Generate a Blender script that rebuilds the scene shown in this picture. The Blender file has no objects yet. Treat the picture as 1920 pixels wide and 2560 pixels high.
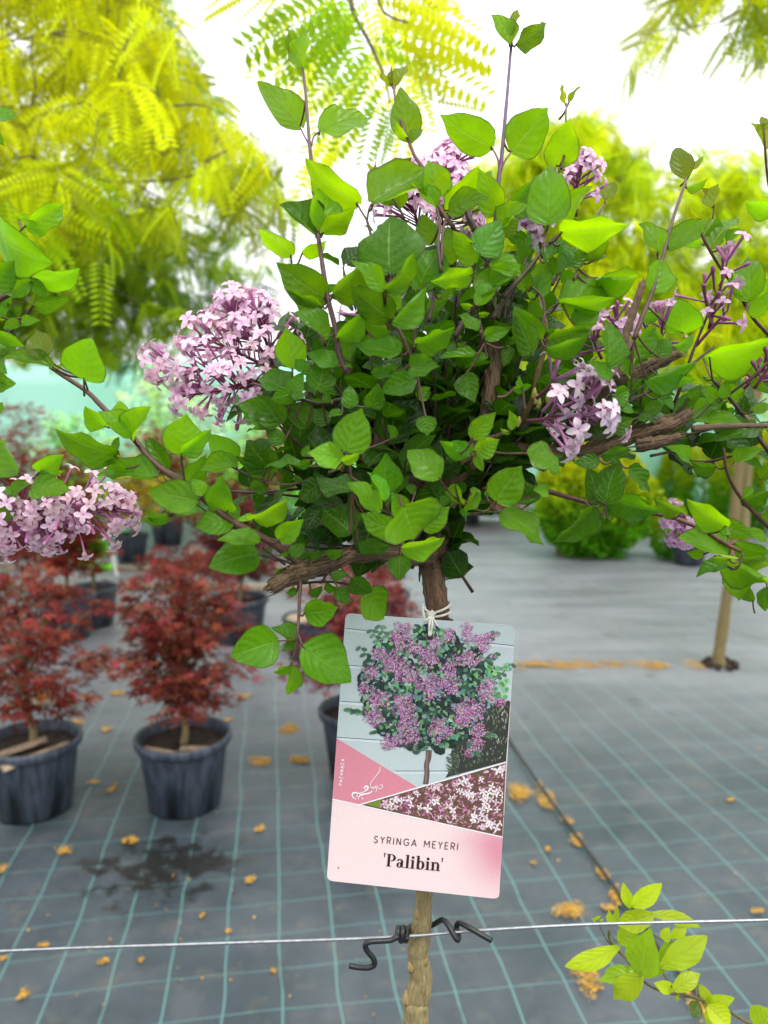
import bpy, math, random
import numpy as np
from mathutils import Vector
random.seed(7); RNG = np.random.default_rng(7)
R = math.radians
scene = bpy.context.scene
COL = scene.collection

# ------------------------------------------------------------------ camera
CAMZ = 1.25; PITCH = R(7.0); FPX = 1924.0
cam_d = bpy.data.cameras.new('camera'); cam = bpy.data.objects.new('camera', cam_d); COL.objects.link(cam)
cam.location = (0, 0, CAMZ); cam.rotation_euler = (R(90) - PITCH, 0, 0)
cam_d.sensor_fit = 'VERTICAL'; cam_d.sensor_height = 34.6; cam_d.lens = 26.0 * 1.0003
cam_d.clip_start = 0.02; cam_d.clip_end = 2000
cam_d.dof.use_dof = True; cam_d.dof.focus_distance = 0.455; cam_d.dof.aperture_fstop = 8.0
scene.camera = cam

# ------------------------------------------------------------------ light
w = bpy.data.worlds.new('World'); scene.world = w; w.use_nodes = True
nt = w.node_tree; nt.nodes.clear()
SUN_EL, SUN_AZ = R(58), R(150)     # azimuth of the sun measured from +Y towards +X
sky = nt.nodes.new('ShaderNodeTexSky'); sky.sky_type = 'NISHITA'; sky.sun_disc = False
sky.sun_elevation = SUN_EL; sky.sun_rotation = SUN_AZ; sky.dust_density = 3.0; sky.air_density = 1.0
hs = nt.nodes.new('ShaderNodeHueSaturation'); hs.inputs['Saturation'].default_value = 0.25
tc = nt.nodes.new('ShaderNodeTexCoord'); mp = nt.nodes.new('ShaderNodeMapping'); mp.inputs['Scale'].default_value = (1, 1, 3)
nz = nt.nodes.new('ShaderNodeTexNoise'); nz.inputs['Scale'].default_value = 1.6; nz.inputs['Detail'].default_value = 5
rp = nt.nodes.new('ShaderNodeValToRGB')
rp.color_ramp.elements[0].position = .3; rp.color_ramp.elements[0].color = (13.0, 13.4, 14.2, 1)
rp.color_ramp.elements[1].position = .75; rp.color_ramp.elements[1].color = (16.5, 16.7, 17.0, 1)
mx = nt.nodes.new('ShaderNodeMix'); mx.data_type = 'RGBA'; mx.inputs[0].default_value = .8
bg = nt.nodes.new('ShaderNodeBackground'); bg.inputs[1].default_value = 0.115
wo = nt.nodes.new('ShaderNodeOutputWorld')
L = nt.links.new
L(sky.outputs[0], hs.inputs['Color']); L(tc.outputs['Generated'], mp.inputs[0]); L(mp.outputs[0], nz.inputs['Vector'])
L(nz.outputs['Fac'], rp.inputs[0]); L(hs.outputs[0], mx.inputs[6]); L(rp.outputs[0], mx.inputs[7])
sz = nt.nodes.new('ShaderNodeSeparateXYZ'); L(tc.outputs['Generated'], sz.inputs[0])
mz = nt.nodes.new('ShaderNodeMapRange'); mz.inputs[1].default_value = 0.0; mz.inputs[2].default_value = 1.0; mz.inputs[3].default_value = .62; mz.inputs[4].default_value = 1.95; L(sz.outputs[2], mz.inputs[0])
mm = nt.nodes.new('ShaderNodeVectorMath'); mm.operation = 'SCALE'; L(mx.outputs[2], mm.inputs[0]); L(mz.outputs[0], mm.inputs['Scale'])
L(mm.outputs[0], bg.inputs[0]); L(bg.outputs[0], wo.inputs[0])
sl = bpy.data.lights.new('sun', 'SUN'); sl.energy = 1.5; sl.angle = R(14); sl.color = (1, .96, .9)
so = bpy.data.objects.new('sun', sl); COL.objects.link(so)
sd = Vector((math.sin(SUN_AZ) * math.cos(SUN_EL), math.cos(SUN_AZ) * math.cos(SUN_EL), math.sin(SUN_EL)))
so.rotation_euler = sd.to_track_quat('Z', 'Y').to_euler(); so.location = (0, 0, 12)
vs = scene.view_settings
vs.view_transform = 'Standard'; vs.look = 'None'; vs.gamma = 1; vs.exposure = 0.12
scene.cycles.max_bounces = 8; scene.cycles.transmission_bounces = 6; scene.cycles.diffuse_bounces = 4
scene.cycles.glossy_bounces = 2; scene.cycles.sample_clamp_indirect = 6

# ------------------------------------------------------------------ projection helpers (photo pixel + world distance Y -> point)
CP, SP = math.cos(PITCH), math.sin(PITCH)
def ray(px, py):
    a = (px - 960) / FPX; b = (py - 1280) / FPX
    return np.array([a, CP - b * SP, -SP - b * CP])
def P(px, py, Y):
    r = ray(px, py); return np.array([0, 0, CAMZ]) + r * (Y / r[1])
def GP(px, py, z=0.0):
    r = ray(px, py); return np.array([0, 0, CAMZ]) + r * ((z - CAMZ) / r[2])
CROP = dict(A=(0, 0, 1.728), B=(960, 0, 1.728), C=(0, 700, 1.728), D=(960, 700, 1.728), E=(640, 160, 2.592), F=(640, 650, 2.592),
            G=(560, 1050, 2.592), H=(1280, 300, 2.592), I=(1280, 780, 2.592), J=(0, 800, 2.0738), K=(0, 1900, 1.728),
            L=(1200, 1700, 2.304), M=(0, 200, 3.16), N=(700, 2200, 1.36), S=(0, 0, 1.0))
def cr(c, x, y):
    o = CROP[c]; return o[0] + x / o[2], o[1] + y / o[2]

# ------------------------------------------------------------------ object helpers
def nrm2(a): return a / (np.linalg.norm(a, axis=1)[:, None] + 1e-9)
def nrm(v):
    n = np.linalg.norm(v); return v / n if n > 1e-9 else v
def link(o, parent=None):
    COL.objects.link(o)
    if parent is not None:
        o.parent = parent
        o.matrix_parent_inverse = parent.matrix_basis.inverted()
    return o
def tag(o, label=None, cat=None, group=None, kind=None):
    if label: o['label'] = label
    if cat: o['category'] = cat
    if group: o['group'] = group
    if kind: o['kind'] = kind
    return o
def thing(name, loc, label, cat, group=None):
    o = bpy.data.objects.new(name, None); o.empty_display_size = .05; COL.objects.link(o)
    o.location = tuple(loc); return tag(o, label, cat, group)

class MB:
    """collects verts/faces and per-point attributes tint (rgb) and luv (u, v, rnd)"""
    def __init__(s): s.V = []; s.F = []; s.T = []; s.U = []; s.M = []; s.n = 0
    def add(s, v, faces, tint=(1, 1, 1), luv=(0, 0, 0), mi=0):
        v = np.asarray(v, float).reshape(-1, 3); n = len(v)
        s.V.append(v)
        t = np.asarray(tint, float); s.T.append(np.broadcast_to(t, (n, 3)) if t.ndim == 1 else t)
        u = np.asarray(luv, float); s.U.append(np.broadcast_to(u, (n, 3)) if u.ndim == 1 else u)
        if isinstance(faces, np.ndarray): groups = [faces]
        else:
            d = {}
            for f in faces: d.setdefault(len(f), []).append(f)
            groups = [np.array(g) for g in d.values()]
        for g in groups: s.F.append(g + s.n); s.M.append(np.full(len(g), mi))
        s.n += n
    def build(s, name, mats, parent=None, smooth=True):
        if not isinstance(mats, (list, tuple)): mats = [mats]
        me = bpy.data.meshes.new(name)
        V = np.concatenate(s.V) if s.V else np.zeros((0, 3))
        off = np.array(parent.location) if (parent is not None) else np.zeros(3)
        me.vertices.add(len(V)); me.vertices.foreach_set('co', V.astype(np.float32).ravel())
        loops = np.concatenate([f.ravel() for f in s.F]).astype(np.int32)
        tot = np.concatenate([np.full(len(f), f.shape[1]) for f in s.F]).astype(np.int32)
        st = np.concatenate([[0], np.cumsum(tot)[:-1]]).astype(np.int32)
        me.loops.add(len(loops)); me.loops.foreach_set('vertex_index', loops)
        me.polygons.add(len(tot)); me.polygons.foreach_set('loop_start', st); me.polygons.foreach_set('loop_total', tot)
        me.polygons.foreach_set('material_index', np.concatenate(s.M).astype(np.int32))
        me.polygons.foreach_set('use_smooth', np.full(len(tot), smooth))
        for m in mats: me.materials.append(m)
        me.update(calc_edges=True)
        a = me.attributes.new('tint', 'FLOAT_COLOR', 'POINT')
        T = np.ones((len(V), 4), np.float32); T[:, :3] = np.concatenate(s.T); a.data.foreach_set('color', T.ravel())
        a = me.attributes.new('luv', 'FLOAT_VECTOR', 'POINT'); a.data.foreach_set('vector', np.concatenate(s.U).astype(np.float32).ravel())
        me.validate()
        return link(bpy.data.objects.new(name, me), parent)

def grid_faces(nu, nv, wrap=False):
    f = []
    for i in range(nv - 1):
        for j in range(nu if wrap else nu - 1):
            k = (j + 1) % nu
            f.append((i * nu + j, i * nu + k, (i + 1) * nu + k, (i + 1) * nu + j))
    return f
def smooth_path(pts, sub=6):
    pts = np.asarray(pts, float); n = len(pts)
    if n < 3: return np.array([pts[0] + (pts[-1] - pts[0]) * t for t in np.linspace(0, 1, sub + 1)])
    ext = np.vstack([2 * pts[0] - pts[1], pts, 2 * pts[-1] - pts[-2]]); out = []
    for i in range(1, n):
        p0, p1, p2, p3 = ext[i - 1], ext[i], ext[i + 1], ext[i + 2]
        for t in np.arange(sub) / sub:
            out.append(.5 * ((2 * p1) + (-p0 + p2) * t + (2 * p0 - 5 * p1 + 4 * p2 - p3) * t * t + (-p0 + 3 * p1 - 3 * p2 + p3) * t ** 3))
    out.append(pts[-1]); return np.array(out)
def tube(mb, pts, rad, seg=8, sub=6, tint=(1, 1, 1), knob=0.0, luv_r=0.0, cap=True, mi=0):
    """tapered tube through pts; rad: one radius per point or (r0, r1)"""
    c = smooth_path(pts, sub); n = len(c)
    rad = np.atleast_1d(rad); r = np.interp(np.linspace(0, 1, n), np.linspace(0, 1, len(rad)), rad)
    if knob: r = r * (1 + knob * (RNG.random(n) - .5))
    t = np.gradient(c, axis=0); t /= np.linalg.norm(t, axis=1)[:, None] + 1e-12
    up = np.array([0, 0, 1.]) if abs(t[0][2]) < .9 else np.array([1., 0, 0])
    x = nrm(np.cross(up, t[0])); V = []; U = []
    cum = np.concatenate([[0], np.cumsum(np.linalg.norm(np.diff(c, axis=0), axis=1))])
    for i in range(n):
        x = nrm(x - t[i] * x.dot(t[i])); y = np.cross(t[i], x)
        for k in range(seg):
            a = 2 * math.pi * k / seg
            rr = r[i] * (1 + (knob * .5 * (random.random() - .5) if knob else 0))
            V.append(c[i] + (x * math.cos(a) + y * math.sin(a)) * rr); U.append((k / seg, cum[i], luv_r))
    f = grid_faces(seg, n, True)
    if cap: f.append(tuple(range(seg))[::-1]); f.append(tuple((n - 1) * seg + k for k in range(seg)))
    mb.add(V, f, tint, U, mi); return c

# ------------------------------------------------------------------ materials
def newmat(name):
    m = bpy.data.materials.new(name); m.use_nodes = True; t = m.node_tree; t.nodes.clear()
    o = t.nodes.new('ShaderNodeOutputMaterial'); return m, t, o
def N(t, kind, **kw):
    n = t.nodes.new(kind)
    for k, v in kw.items():
        if k.startswith('i_'):
            key = k[2:]; key = int(key) if key.isdigit() else key.replace('_', ' ')
            n.inputs[key].default_value = v
        else: setattr(n, k, v)
    return n
def mathn(t, op, a, b=None, c=None, clamp=False):
    n = t.nodes.new('ShaderNodeMath'); n.operation = op; n.use_clamp = clamp
    for i, v in enumerate((a, b, c)):
        if v is None: continue
        if isinstance(v, (int, float)): n.inputs[i].default_value = v
        else: t.links.new(v, n.inputs[i])
    return n.outputs[0]
def mixc(t, fac, a, b, mode='MIX'):
    n = t.nodes.new('ShaderNodeMix'); n.data_type = 'RGBA'; n.blend_type = mode
    for i, v in ((0, fac), (6, a), (7, b)):
        if isinstance(v, (int, float)): n.inputs[i].default_value = v
        elif isinstance(v, tuple): n.inputs[i].default_value = (*v, 1) if len(v) == 3 else v
        else: t.links.new(v, n.inputs[i])
    return n.outputs[2]
def attr(t, name): return N(t, 'ShaderNodeAttribute', attribute_name=name)

def leaf_mat(name, base, trans, tfac=.45, rough=.36, veins=True, edge=None, vein_col=(.30, .48, .08), hue_noise=.25, spec=.3):
    m, t, o = newmat(name); l = t.links.new
    a = attr(t, 'luv'); sx = N(t, 'ShaderNodeSeparateXYZ'); l(a.outputs['Vector'], sx.inputs[0])
    ti = attr(t, 'tint')
    au = mathn(t, 'ABSOLUTE', sx.outputs[0]); v = sx.outputs[1]; rn = sx.outputs[2]
    col = mixc(t, 1.0, base, ti.outputs['Color'], 'MULTIPLY')
    tcol = mixc(t, 1.0, trans, ti.outputs['Color'], 'MULTIPLY')
    tx = N(t, 'ShaderNodeTexCoord'); no = N(t, 'ShaderNodeTexNoise'); no.inputs['Scale'].default_value = 60; no.inputs['Detail'].default_value = 4
    l(tx.outputs['Object'], no.inputs['Vector'])
    vf = mathn(t, 'MULTIPLY_ADD', no.outputs['Fac'], hue_noise * 1.6, 1 - hue_noise * .8)
    rv = mathn(t, 'MULTIPLY_ADD', rn, .35, .82)
    vv = mathn(t, 'MULTIPLY', vf, rv)
    hsv = N(t, 'ShaderNodeHueSaturation'); l(col, hsv.inputs['Color']); l(vv, hsv.inputs['Value'])
    hsv2 = N(t, 'ShaderNodeHueSaturation'); l(tcol, hsv2.inputs['Color']); l(vv, hsv2.inputs['Value'])
    c1, c2 = hsv.outputs[0], hsv2.outputs[0]
    pr = N(t, 'ShaderNodeBsdfPrincipled'); pr.inputs['Roughness'].default_value = rough
    pr.inputs['Specular IOR Level'].default_value = spec
    if veins:
        q = mathn(t, 'MULTIPLY_ADD', mathn(t, 'POWER', au, 1.35), -1.9, mathn(t, 'MULTIPLY_ADD', no.outputs['Fac'], .9, mathn(t, 'MULTIPLY', v, 5.2)))
        fr = mathn(t, 'FRACT', q); dd = mathn(t, 'ABSOLUTE', mathn(t, 'SUBTRACT', fr, .5))
        side = mathn(t, 'MULTIPLY', mathn(t, 'SUBTRACT', dd, .462), 26, clamp=True)
        side = mathn(t, 'MULTIPLY', side, mathn(t, 'SUBTRACT', 1.1, au), clamp=True)
        mid = mathn(t, 'MULTIPLY_ADD', au, -18, 1.0, clamp=True)
        mk = mathn(t, 'MAXIMUM', mathn(t, 'MULTIPLY', side, .6), mid)
        mk2 = mathn(t, 'MULTIPLY', mk, .5)
        vo = N(t, 'ShaderNodeTexVoronoi', feature='DISTANCE_TO_EDGE'); vo.inputs['Scale'].default_value = 420; l(tx.outputs['Object'], vo.inputs['Vector'])
        net = mathn(t, 'MULTIPLY', mathn(t, 'MULTIPLY_ADD', vo.outputs['Distance'], -9, 1.0, clamp=True), .16)
        mk2 = mathn(t, 'MAXIMUM', mk2, net)
        sp = N(t, 'ShaderNodeTexNoise'); sp.inputs['Scale'].default_value = 210; sp.inputs['Detail'].default_value = 3; l(tx.outputs['Object'], sp.inputs['Vector'])
        spm = mathn(t, 'MULTIPLY', mathn(t, 'SUBTRACT', sp.outputs['Fac'], .69), 9, clamp=True)
        c1 = mixc(t, mathn(t, 'MULTIPLY', spm, .5), c1, (.20, .17, .05))
        l(mathn(t, 'MULTIPLY_ADD', no.outputs['Fac'], .42, rough - .18), pr.inputs['Roughness'])
        c1 = mixc(t, mk2, c1, vein_col); c2 = mixc(t, mathn(t, 'MULTIPLY', mk, .35), c2, tuple(min(1, x * 1.3) for x in vein_col))
        bp = N(t, 'ShaderNodeBump'); bp.inputs['Strength'].default_value = .6; bp.inputs['Distance'].default_value = .0010
        bh = mathn(t, 'MULTIPLY_ADD', no.outputs['Fac'], .8, mathn(t, 'MULTIPLY', dd, .8)); bh = mathn(t, 'MULTIPLY_ADD', mid, -.8, bh)
        l(bh, bp.inputs['Height']); l(bp.outputs[0], pr.inputs['Normal'])
    if edge:
        em = mathn(t, 'MULTIPLY', mathn(t, 'SUBTRACT', au, .9), 8, clamp=True)
        c1 = mixc(t, em, c1, edge); c2 = mixc(t, em, c2, edge)
    l(c1, pr.inputs['Base Color'])
    tr = N(t, 'ShaderNodeBsdfTranslucent'); l(c2, tr.inputs['Color'])
    mxs = N(t, 'ShaderNodeMixShader'); mxs.inputs[0].default_value = tfac
    l(pr.outputs[0], mxs.inputs[1]); l(tr.outputs[0], mxs.inputs[2]); l(mxs.outputs[0], o.inputs[0]); return m

def simple_mat(name, col, rough=.6, noise=.3, nscale=30, bump=0, bscale=200, bdist=.001, metal=0, stretch=None, col2=None, tint=False, spec=.5):
    m, t, o = newmat(name); l = t.links.new
    pr = N(t, 'ShaderNodeBsdfPrincipled'); pr.inputs['Roughness'].default_value = rough; pr.inputs['Metallic'].default_value = metal
    pr.inputs['Specular IOR Level'].default_value = spec
    tx = N(t, 'ShaderNodeTexCoord'); mp = N(t, 'ShaderNodeMapping')
    if stretch: mp.inputs['Scale'].default_value = stretch
    l(tx.outputs['Object'], mp.inputs[0])
    no = N(t, 'ShaderNodeTexNoise'); no.inputs['Scale'].default_value = nscale; no.inputs['Detail'].default_value = 6; l(mp.outputs[0], no.inputs['Vector'])
    c2 = col2 or tuple(x * (1 - noise) for x in col)
    rmp = N(t, 'ShaderNodeValToRGB'); rmp.color_ramp.elements[0].position = .35; rmp.color_ramp.elements[1].position = .65
    rmp.color_ramp.elements[0].color = (*c2, 1); rmp.color_ramp.elements[1].color = (*col, 1); l(no.outputs['Fac'], rmp.inputs[0])
    c = rmp.outputs[0]
    if tint: c = mixc(t, 1.0, c, attr(t, 'tint').outputs['Color'], 'MULTIPLY')
    l(c, pr.inputs['Base Color'])
    if bump:
        n2 = N(t, 'ShaderNodeTexNoise'); n2.inputs['Scale'].default_value = bscale; n2.inputs['Detail'].default_value = 6; l(mp.outputs[0], n2.inputs['Vector'])
        bp = N(t, 'ShaderNodeBump'); bp.inputs['Strength'].default_value = bump; bp.inputs['Distance'].default_value = bdist
        l(n2.outputs['Fac'], bp.inputs['Height']); l(bp.outputs[0], pr.inputs['Normal'])
    l(pr.outputs[0], o.inputs[0]); return m

def bark_mat(name, c_lo, c_hi, along=60, around=5, bump=.9, dist=.0012):
    """furrowed bark: noise stretched along the stem (luv = around, metres along)"""
    m, t, o = newmat(name); l = t.links.new
    a = attr(t, 'luv'); sx = N(t, 'ShaderNodeSeparateXYZ'); l(a.outputs['Vector'], sx.inputs[0])
    an = mathn(t, 'MULTIPLY', sx.outputs[0], 2 * math.pi)
    cx = mathn(t, 'MULTIPLY', mathn(t, 'COSINE', an), around); sy = mathn(t, 'MULTIPLY', mathn(t, 'SINE', an), around)
    cb = N(t, 'ShaderNodeCombineXYZ'); l(cx, cb.inputs[0]); l(sy, cb.inputs[1]); l(mathn(t, 'MULTIPLY', sx.outputs[1], along), cb.inputs[2])
    no = N(t, 'ShaderNodeTexNoise'); no.inputs['Scale'].default_value = 1.0; no.inputs['Detail'].default_value = 8; no.inputs['Roughness'].default_value = .65
    l(cb.outputs[0], no.inputs['Vector'])
    rmp = N(t, 'ShaderNodeValToRGB'); rmp.color_ramp.elements[0].position = .36; rmp.color_ramp.elements[1].position = .64
    rmp.color_ramp.elements[0].color = (*c_lo, 1); rmp.color_ramp.elements[1].color = (*c_hi, 1); l(no.outputs['Fac'], rmp.inputs[0])
    c = mixc(t, 1.0, rmp.outputs[0], attr(t, 'tint').outputs['Color'], 'MULTIPLY')
    pr = N(t, 'ShaderNodeBsdfPrincipled'); pr.inputs['Roughness'].default_value = .8; l(c, pr.inputs['Base Color'])
    bp = N(t, 'ShaderNodeBump'); bp.inputs['Strength'].default_value = bump; bp.inputs['Distance'].default_value = dist
    l(no.outputs['Fac'], bp.inputs['Height']); l(bp.outputs[0], pr.inputs['Normal']); l(pr.outputs[0], o.inputs[0]); return m

def print_mat(name, rough=.3):
    m, t, o = newmat(name); l = t.links.new
    pr = N(t, 'ShaderNodeBsdfPrincipled'); pr.inputs['Roughness'].default_value = rough
    tx = N(t, 'ShaderNodeTexCoord'); no = N(t, 'ShaderNodeTexNoise'); no.inputs['Scale'].default_value = 900; l(tx.outputs['Object'], no.inputs['Vector'])
    f = mathn(t, 'MULTIPLY_ADD', no.outputs['Fac'], .16, .84)
    hsv = N(t, 'ShaderNodeHueSaturation'); l(attr(t, 'tint').outputs['Color'], hsv.inputs['Color']); l(f, hsv.inputs['Value'])
    l(hsv.outputs[0], pr.inputs['Base Color']); l(pr.outputs[0], o.inputs[0]); return m

M_leaf = leaf_mat('lilac_leaf', (.050, .166, .003), (.33, .72, .002), .38, .29, edge=(.06, .06, .02), hue_noise=.38, spec=.20)
M_vine = leaf_mat('climber_leaf', (.40, .50, .010), (.55, .75, .02), .4, .28, vein_col=(.5, .6, .1))
M_locust = leaf_mat('locust_leaflet', (.66, .72, .010), (.90, .96, .010), .5, .5, veins=False, hue_noise=.06, spec=.15)
M_maple = leaf_mat('maple_leaf', (.155, .030, .021), (.38, .052, .030), .35, .6, veins=False, spec=.08)
M_shrub = leaf_mat('shrub_leaf', (.42, .50, .03), (.60, .72, .03), .40, .6, veins=False, spec=.15)
M_bark = bark_mat('lilac_bark', (.045, .024, .012), (.27, .17, .095), 190, 9, .9, .0010)
M_stem = bark_mat('olive_stem_bark', (.13, .10, .04), (.33, .26, .12), 150, 5, .6, .0006)
M_twig = simple_mat('twig_bark', (.11, .055, .035), .55, .45, 300, .3, 900, .0003, tint=True)
M_shoot = simple_mat('young_shoot', (.12, .035, .075), .45, .3, 200, tint=True)
M_dark = simple_mat('branch_bark', (.17, .13, .07), .8, .5, 60, .6, 120, .004)

# flower
m, t, o = newmat('lilac_floret'); l = t.links.new
a = attr(t, 'luv'); sx = N(t, 'ShaderNodeSeparateXYZ'); l(a.outputs['Vector'], sx.inputs[0])
rmp = N(t, 'ShaderNodeValToRGB'); e = rmp.color_ramp.elements
e[0].position = 0; e[0].color = (.40, .14, .31, 1); e[1].position = 1; e[1].color = (.80, .54, .70, 1)
x = e.new(.45); x.color = (.52, .18, .40, 1); x = e.new(.62); x.color = (.72, .42, .60, 1)
l(sx.outputs[1], rmp.inputs[0])
c = mixc(t, 1.0, rmp.outputs[0], attr(t, 'tint').outputs['Color'], 'MULTIPLY')
pr = N(t, 'ShaderNodeBsdfPrincipled'); pr.inputs['Roughness'].default_value = .5; l(c, pr.inputs['Base Color'])
tr = N(t, 'ShaderNodeBsdfTranslucent'); l(c, tr.inputs['Color']); mxs = N(t, 'ShaderNodeMixShader'); mxs.inputs[0].default_value = .3
l(pr.outputs[0], mxs.inputs[1]); l(tr.outputs[0], mxs.inputs[2]); l(mxs.outputs[0], o.inputs[0]); M_flower = m

M_plastic = simple_mat('black_pot_plastic', (.062, .080, .108), .46, .55, 60, .2, 60, .002, stretch=(1, 1, .14), col2=(.022, .028, .040))
M_soil = simple_mat('potting_soil', (.055, .030, .018), .95, .7, 60, 1, 120, .02)
M_wood = simple_mat('pale_wood', (.42, .31, .20), .7, .45, 40, .4, 150, .002)
M_tie = simple_mat('black_rubber', (.012, .013, .014), .38, .5, 400, .4, 1500, .0004)
M_wire = simple_mat('galvanised_wire', (.36, .37, .39), .42, .25, 300, metal=.85)
M_string = simple_mat('white_string', (.72, .70, .64), .8, .15, 600, .8, 2500, .0004)
M_print = print_mat('printed_card')
M_debris = simple_mat('yellow_debris', (.50, .27, .045), .95, .6, 150, 1, 300, .006)
M_white = simple_mat('white_plastic', (.7, .7, .68), .5, .1)

# ------------------------------------------------------------------ ground: woven cover with a turquoise grid
GYAW = R(8.3)
def ground_mat():
    m, t, o = newmat('weed_fabric'); l = t.links.new
    tx = N(t, 'ShaderNodeTexCoord'); mp = N(t, 'ShaderNodeMapping', vector_type='POINT'); mp.inputs['Rotation'].default_value = (0, 0, -GYAW)
    mp.inputs['Location'].default_value = (GRID_OX, GRID_OY, 0)
    l(tx.outputs['Object'], mp.inputs[0])
    wv = N(t, 'ShaderNodeTexNoise'); wv.inputs['Scale'].default_value = 3.0; wv.inputs['Detail'].default_value = 2; l(tx.outputs['Object'], wv.inputs['Vector'])
    sx = N(t, 'ShaderNodeSeparateXYZ'); l(mp.outputs[0], sx.inputs[0])
    wob = mathn(t, 'MULTIPLY_ADD', wv.outputs['Fac'], .03, -.015)
    def line(co, half, soft):
        q = mathn(t, 'DIVIDE', mathn(t, 'ADD', co, wob), .126); fr = mathn(t, 'FRACT', q)
        d = mathn(t, 'MULTIPLY', mathn(t, 'ABSOLUTE', mathn(t, 'SUBTRACT', fr, .5)), .126)
        return mathn(t, 'MULTIPLY', mathn(t, 'SUBTRACT', half + soft, d), 1 / soft, clamp=True)
    lx = line(sx.outputs[0], .0014, .0012); ly = line(sx.outputs[1], .0007, .0010)
    lines = mathn(t, 'MAXIMUM', mathn(t, 'MULTIPLY', lx, .55), mathn(t, 'MULTIPLY', ly, .5))
    # weave: fine stripes across
    wvn = N(t, 'ShaderNodeTexWave', wave_type='BANDS', bands_direction='X'); wvn.inputs['Scale'].default_value = 110; wvn.inputs['Distortion'].default_value = .6; l(mp.outputs[0], wvn.inputs['Vector'])
    wv2 = N(t, 'ShaderNodeTexWave', wave_type='BANDS', bands_direction='Y'); wv2.inputs['Scale'].default_value = 150; wv2.inputs['Distortion'].default_value = .6; l(mp.outputs[0], wv2.inputs['Vector'])
    weave = mathn(t, 'MULTIPLY', wvn.outputs['Fac'], wv2.outputs['Fac'])
    n1 = N(t, 'ShaderNodeTexNoise'); n1.inputs['Scale'].default_value = 2.2; n1.inputs['Detail'].default_value = 8; n1.inputs['Roughness'].default_value = .62; l(tx.outputs['Object'], n1.inputs['Vector'])
    n2 = N(t, 'ShaderNodeTexNoise'); n2.inputs['Scale'].default_value = 11; n2.inputs['Detail'].default_value = 9; n2.inputs['Roughness'].default_value = .7; l(tx.outputs['Object'], n2.inputs['Vector'])
    r1 = N(t, 'ShaderNodeValToRGB'); r1.color_ramp.elements[0].position = .3; r1.color_ramp.elements[1].position = .7
    r1.color_ramp.elements[0].color = (.012, .024, .030, 1); r1.color_ramp.elements[1].color = (.062, .078, .088, 1); l(n1.outputs['Fac'], r1.inputs[0])
    c = mixc(t, mathn(t, 'MULTIPLY', weave, .3), r1.outputs[0], (.13, .15, .165))
    c = mixc(t, lines, c, (.13, .34, .31))
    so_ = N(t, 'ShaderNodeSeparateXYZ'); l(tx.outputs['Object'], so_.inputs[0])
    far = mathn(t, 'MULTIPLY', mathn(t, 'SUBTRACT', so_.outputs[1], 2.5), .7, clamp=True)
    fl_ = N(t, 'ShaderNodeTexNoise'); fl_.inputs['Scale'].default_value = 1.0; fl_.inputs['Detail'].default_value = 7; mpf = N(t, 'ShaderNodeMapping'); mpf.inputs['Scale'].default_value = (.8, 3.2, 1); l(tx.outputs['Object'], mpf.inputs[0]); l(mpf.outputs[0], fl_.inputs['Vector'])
    c = mixc(t, mathn(t, 'MULTIPLY', far, mathn(t, 'MULTIPLY_ADD', fl_.outputs['Fac'], 1.3, -.06, clamp=True)), c, (.25, .25, .265))  # far sky sheen painted into the base colour as paler streaks
    # trodden dirt: finer darker and rusty mottling on the near sheet
    n3 = N(t, 'ShaderNodeTexNoise'); n3.inputs['Scale'].default_value = 5.5; n3.inputs['Detail'].default_value = 10; n3.inputs['Roughness'].default_value = .68; l(mp.outputs[0], n3.inputs['Vector'])
    c = mixc(t, mathn(t, 'MULTIPLY', mathn(t, 'MULTIPLY', mathn(t, 'SUBTRACT', n3.outputs['Fac'], .52), 5, clamp=True), .45), c, (.125, .115, .12))
    c = mixc(t, mathn(t, 'MULTIPLY', mathn(t, 'MULTIPLY', mathn(t, 'SUBTRACT', .44, n3.outputs['Fac']), 6, clamp=True), .5), c, (.02, .024, .022))
    # silt and algae patches, dark damp stains (a patch by the pots)
    r2 = N(t, 'ShaderNodeValToRGB'); r2.color_ramp.elements[0].position = .55; r2.color_ramp.elements[1].position = .78
    r2.color_ramp.elements[0].color = (0, 0, 0, 1); r2.color_ramp.elements[1].color = (1, 1, 1, 1); l(n2.outputs['Fac'], r2.inputs[0])
    c = mixc(t, mathn(t, 'MULTIPLY', r2.outputs[0], .5), c, (.17, .135, .085))
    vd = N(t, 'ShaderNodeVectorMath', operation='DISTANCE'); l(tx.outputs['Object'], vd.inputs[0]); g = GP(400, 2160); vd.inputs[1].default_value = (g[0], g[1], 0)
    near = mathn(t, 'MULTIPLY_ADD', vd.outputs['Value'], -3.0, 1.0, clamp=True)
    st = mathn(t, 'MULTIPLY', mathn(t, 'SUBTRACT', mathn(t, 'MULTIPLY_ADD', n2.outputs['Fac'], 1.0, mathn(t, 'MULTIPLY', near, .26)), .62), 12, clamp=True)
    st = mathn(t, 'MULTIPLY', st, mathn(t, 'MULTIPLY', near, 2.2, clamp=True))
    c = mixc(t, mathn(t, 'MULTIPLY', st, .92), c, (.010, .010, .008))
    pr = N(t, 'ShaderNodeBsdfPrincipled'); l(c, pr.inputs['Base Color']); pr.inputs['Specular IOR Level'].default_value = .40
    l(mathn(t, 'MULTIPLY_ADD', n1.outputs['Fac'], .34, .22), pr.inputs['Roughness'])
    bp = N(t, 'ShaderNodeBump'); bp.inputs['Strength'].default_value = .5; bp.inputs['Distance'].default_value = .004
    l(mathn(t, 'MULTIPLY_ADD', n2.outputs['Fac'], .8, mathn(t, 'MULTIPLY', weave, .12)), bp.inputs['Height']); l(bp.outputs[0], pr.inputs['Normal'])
    l(pr.outputs[0], o.inputs[0]); return m
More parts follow.
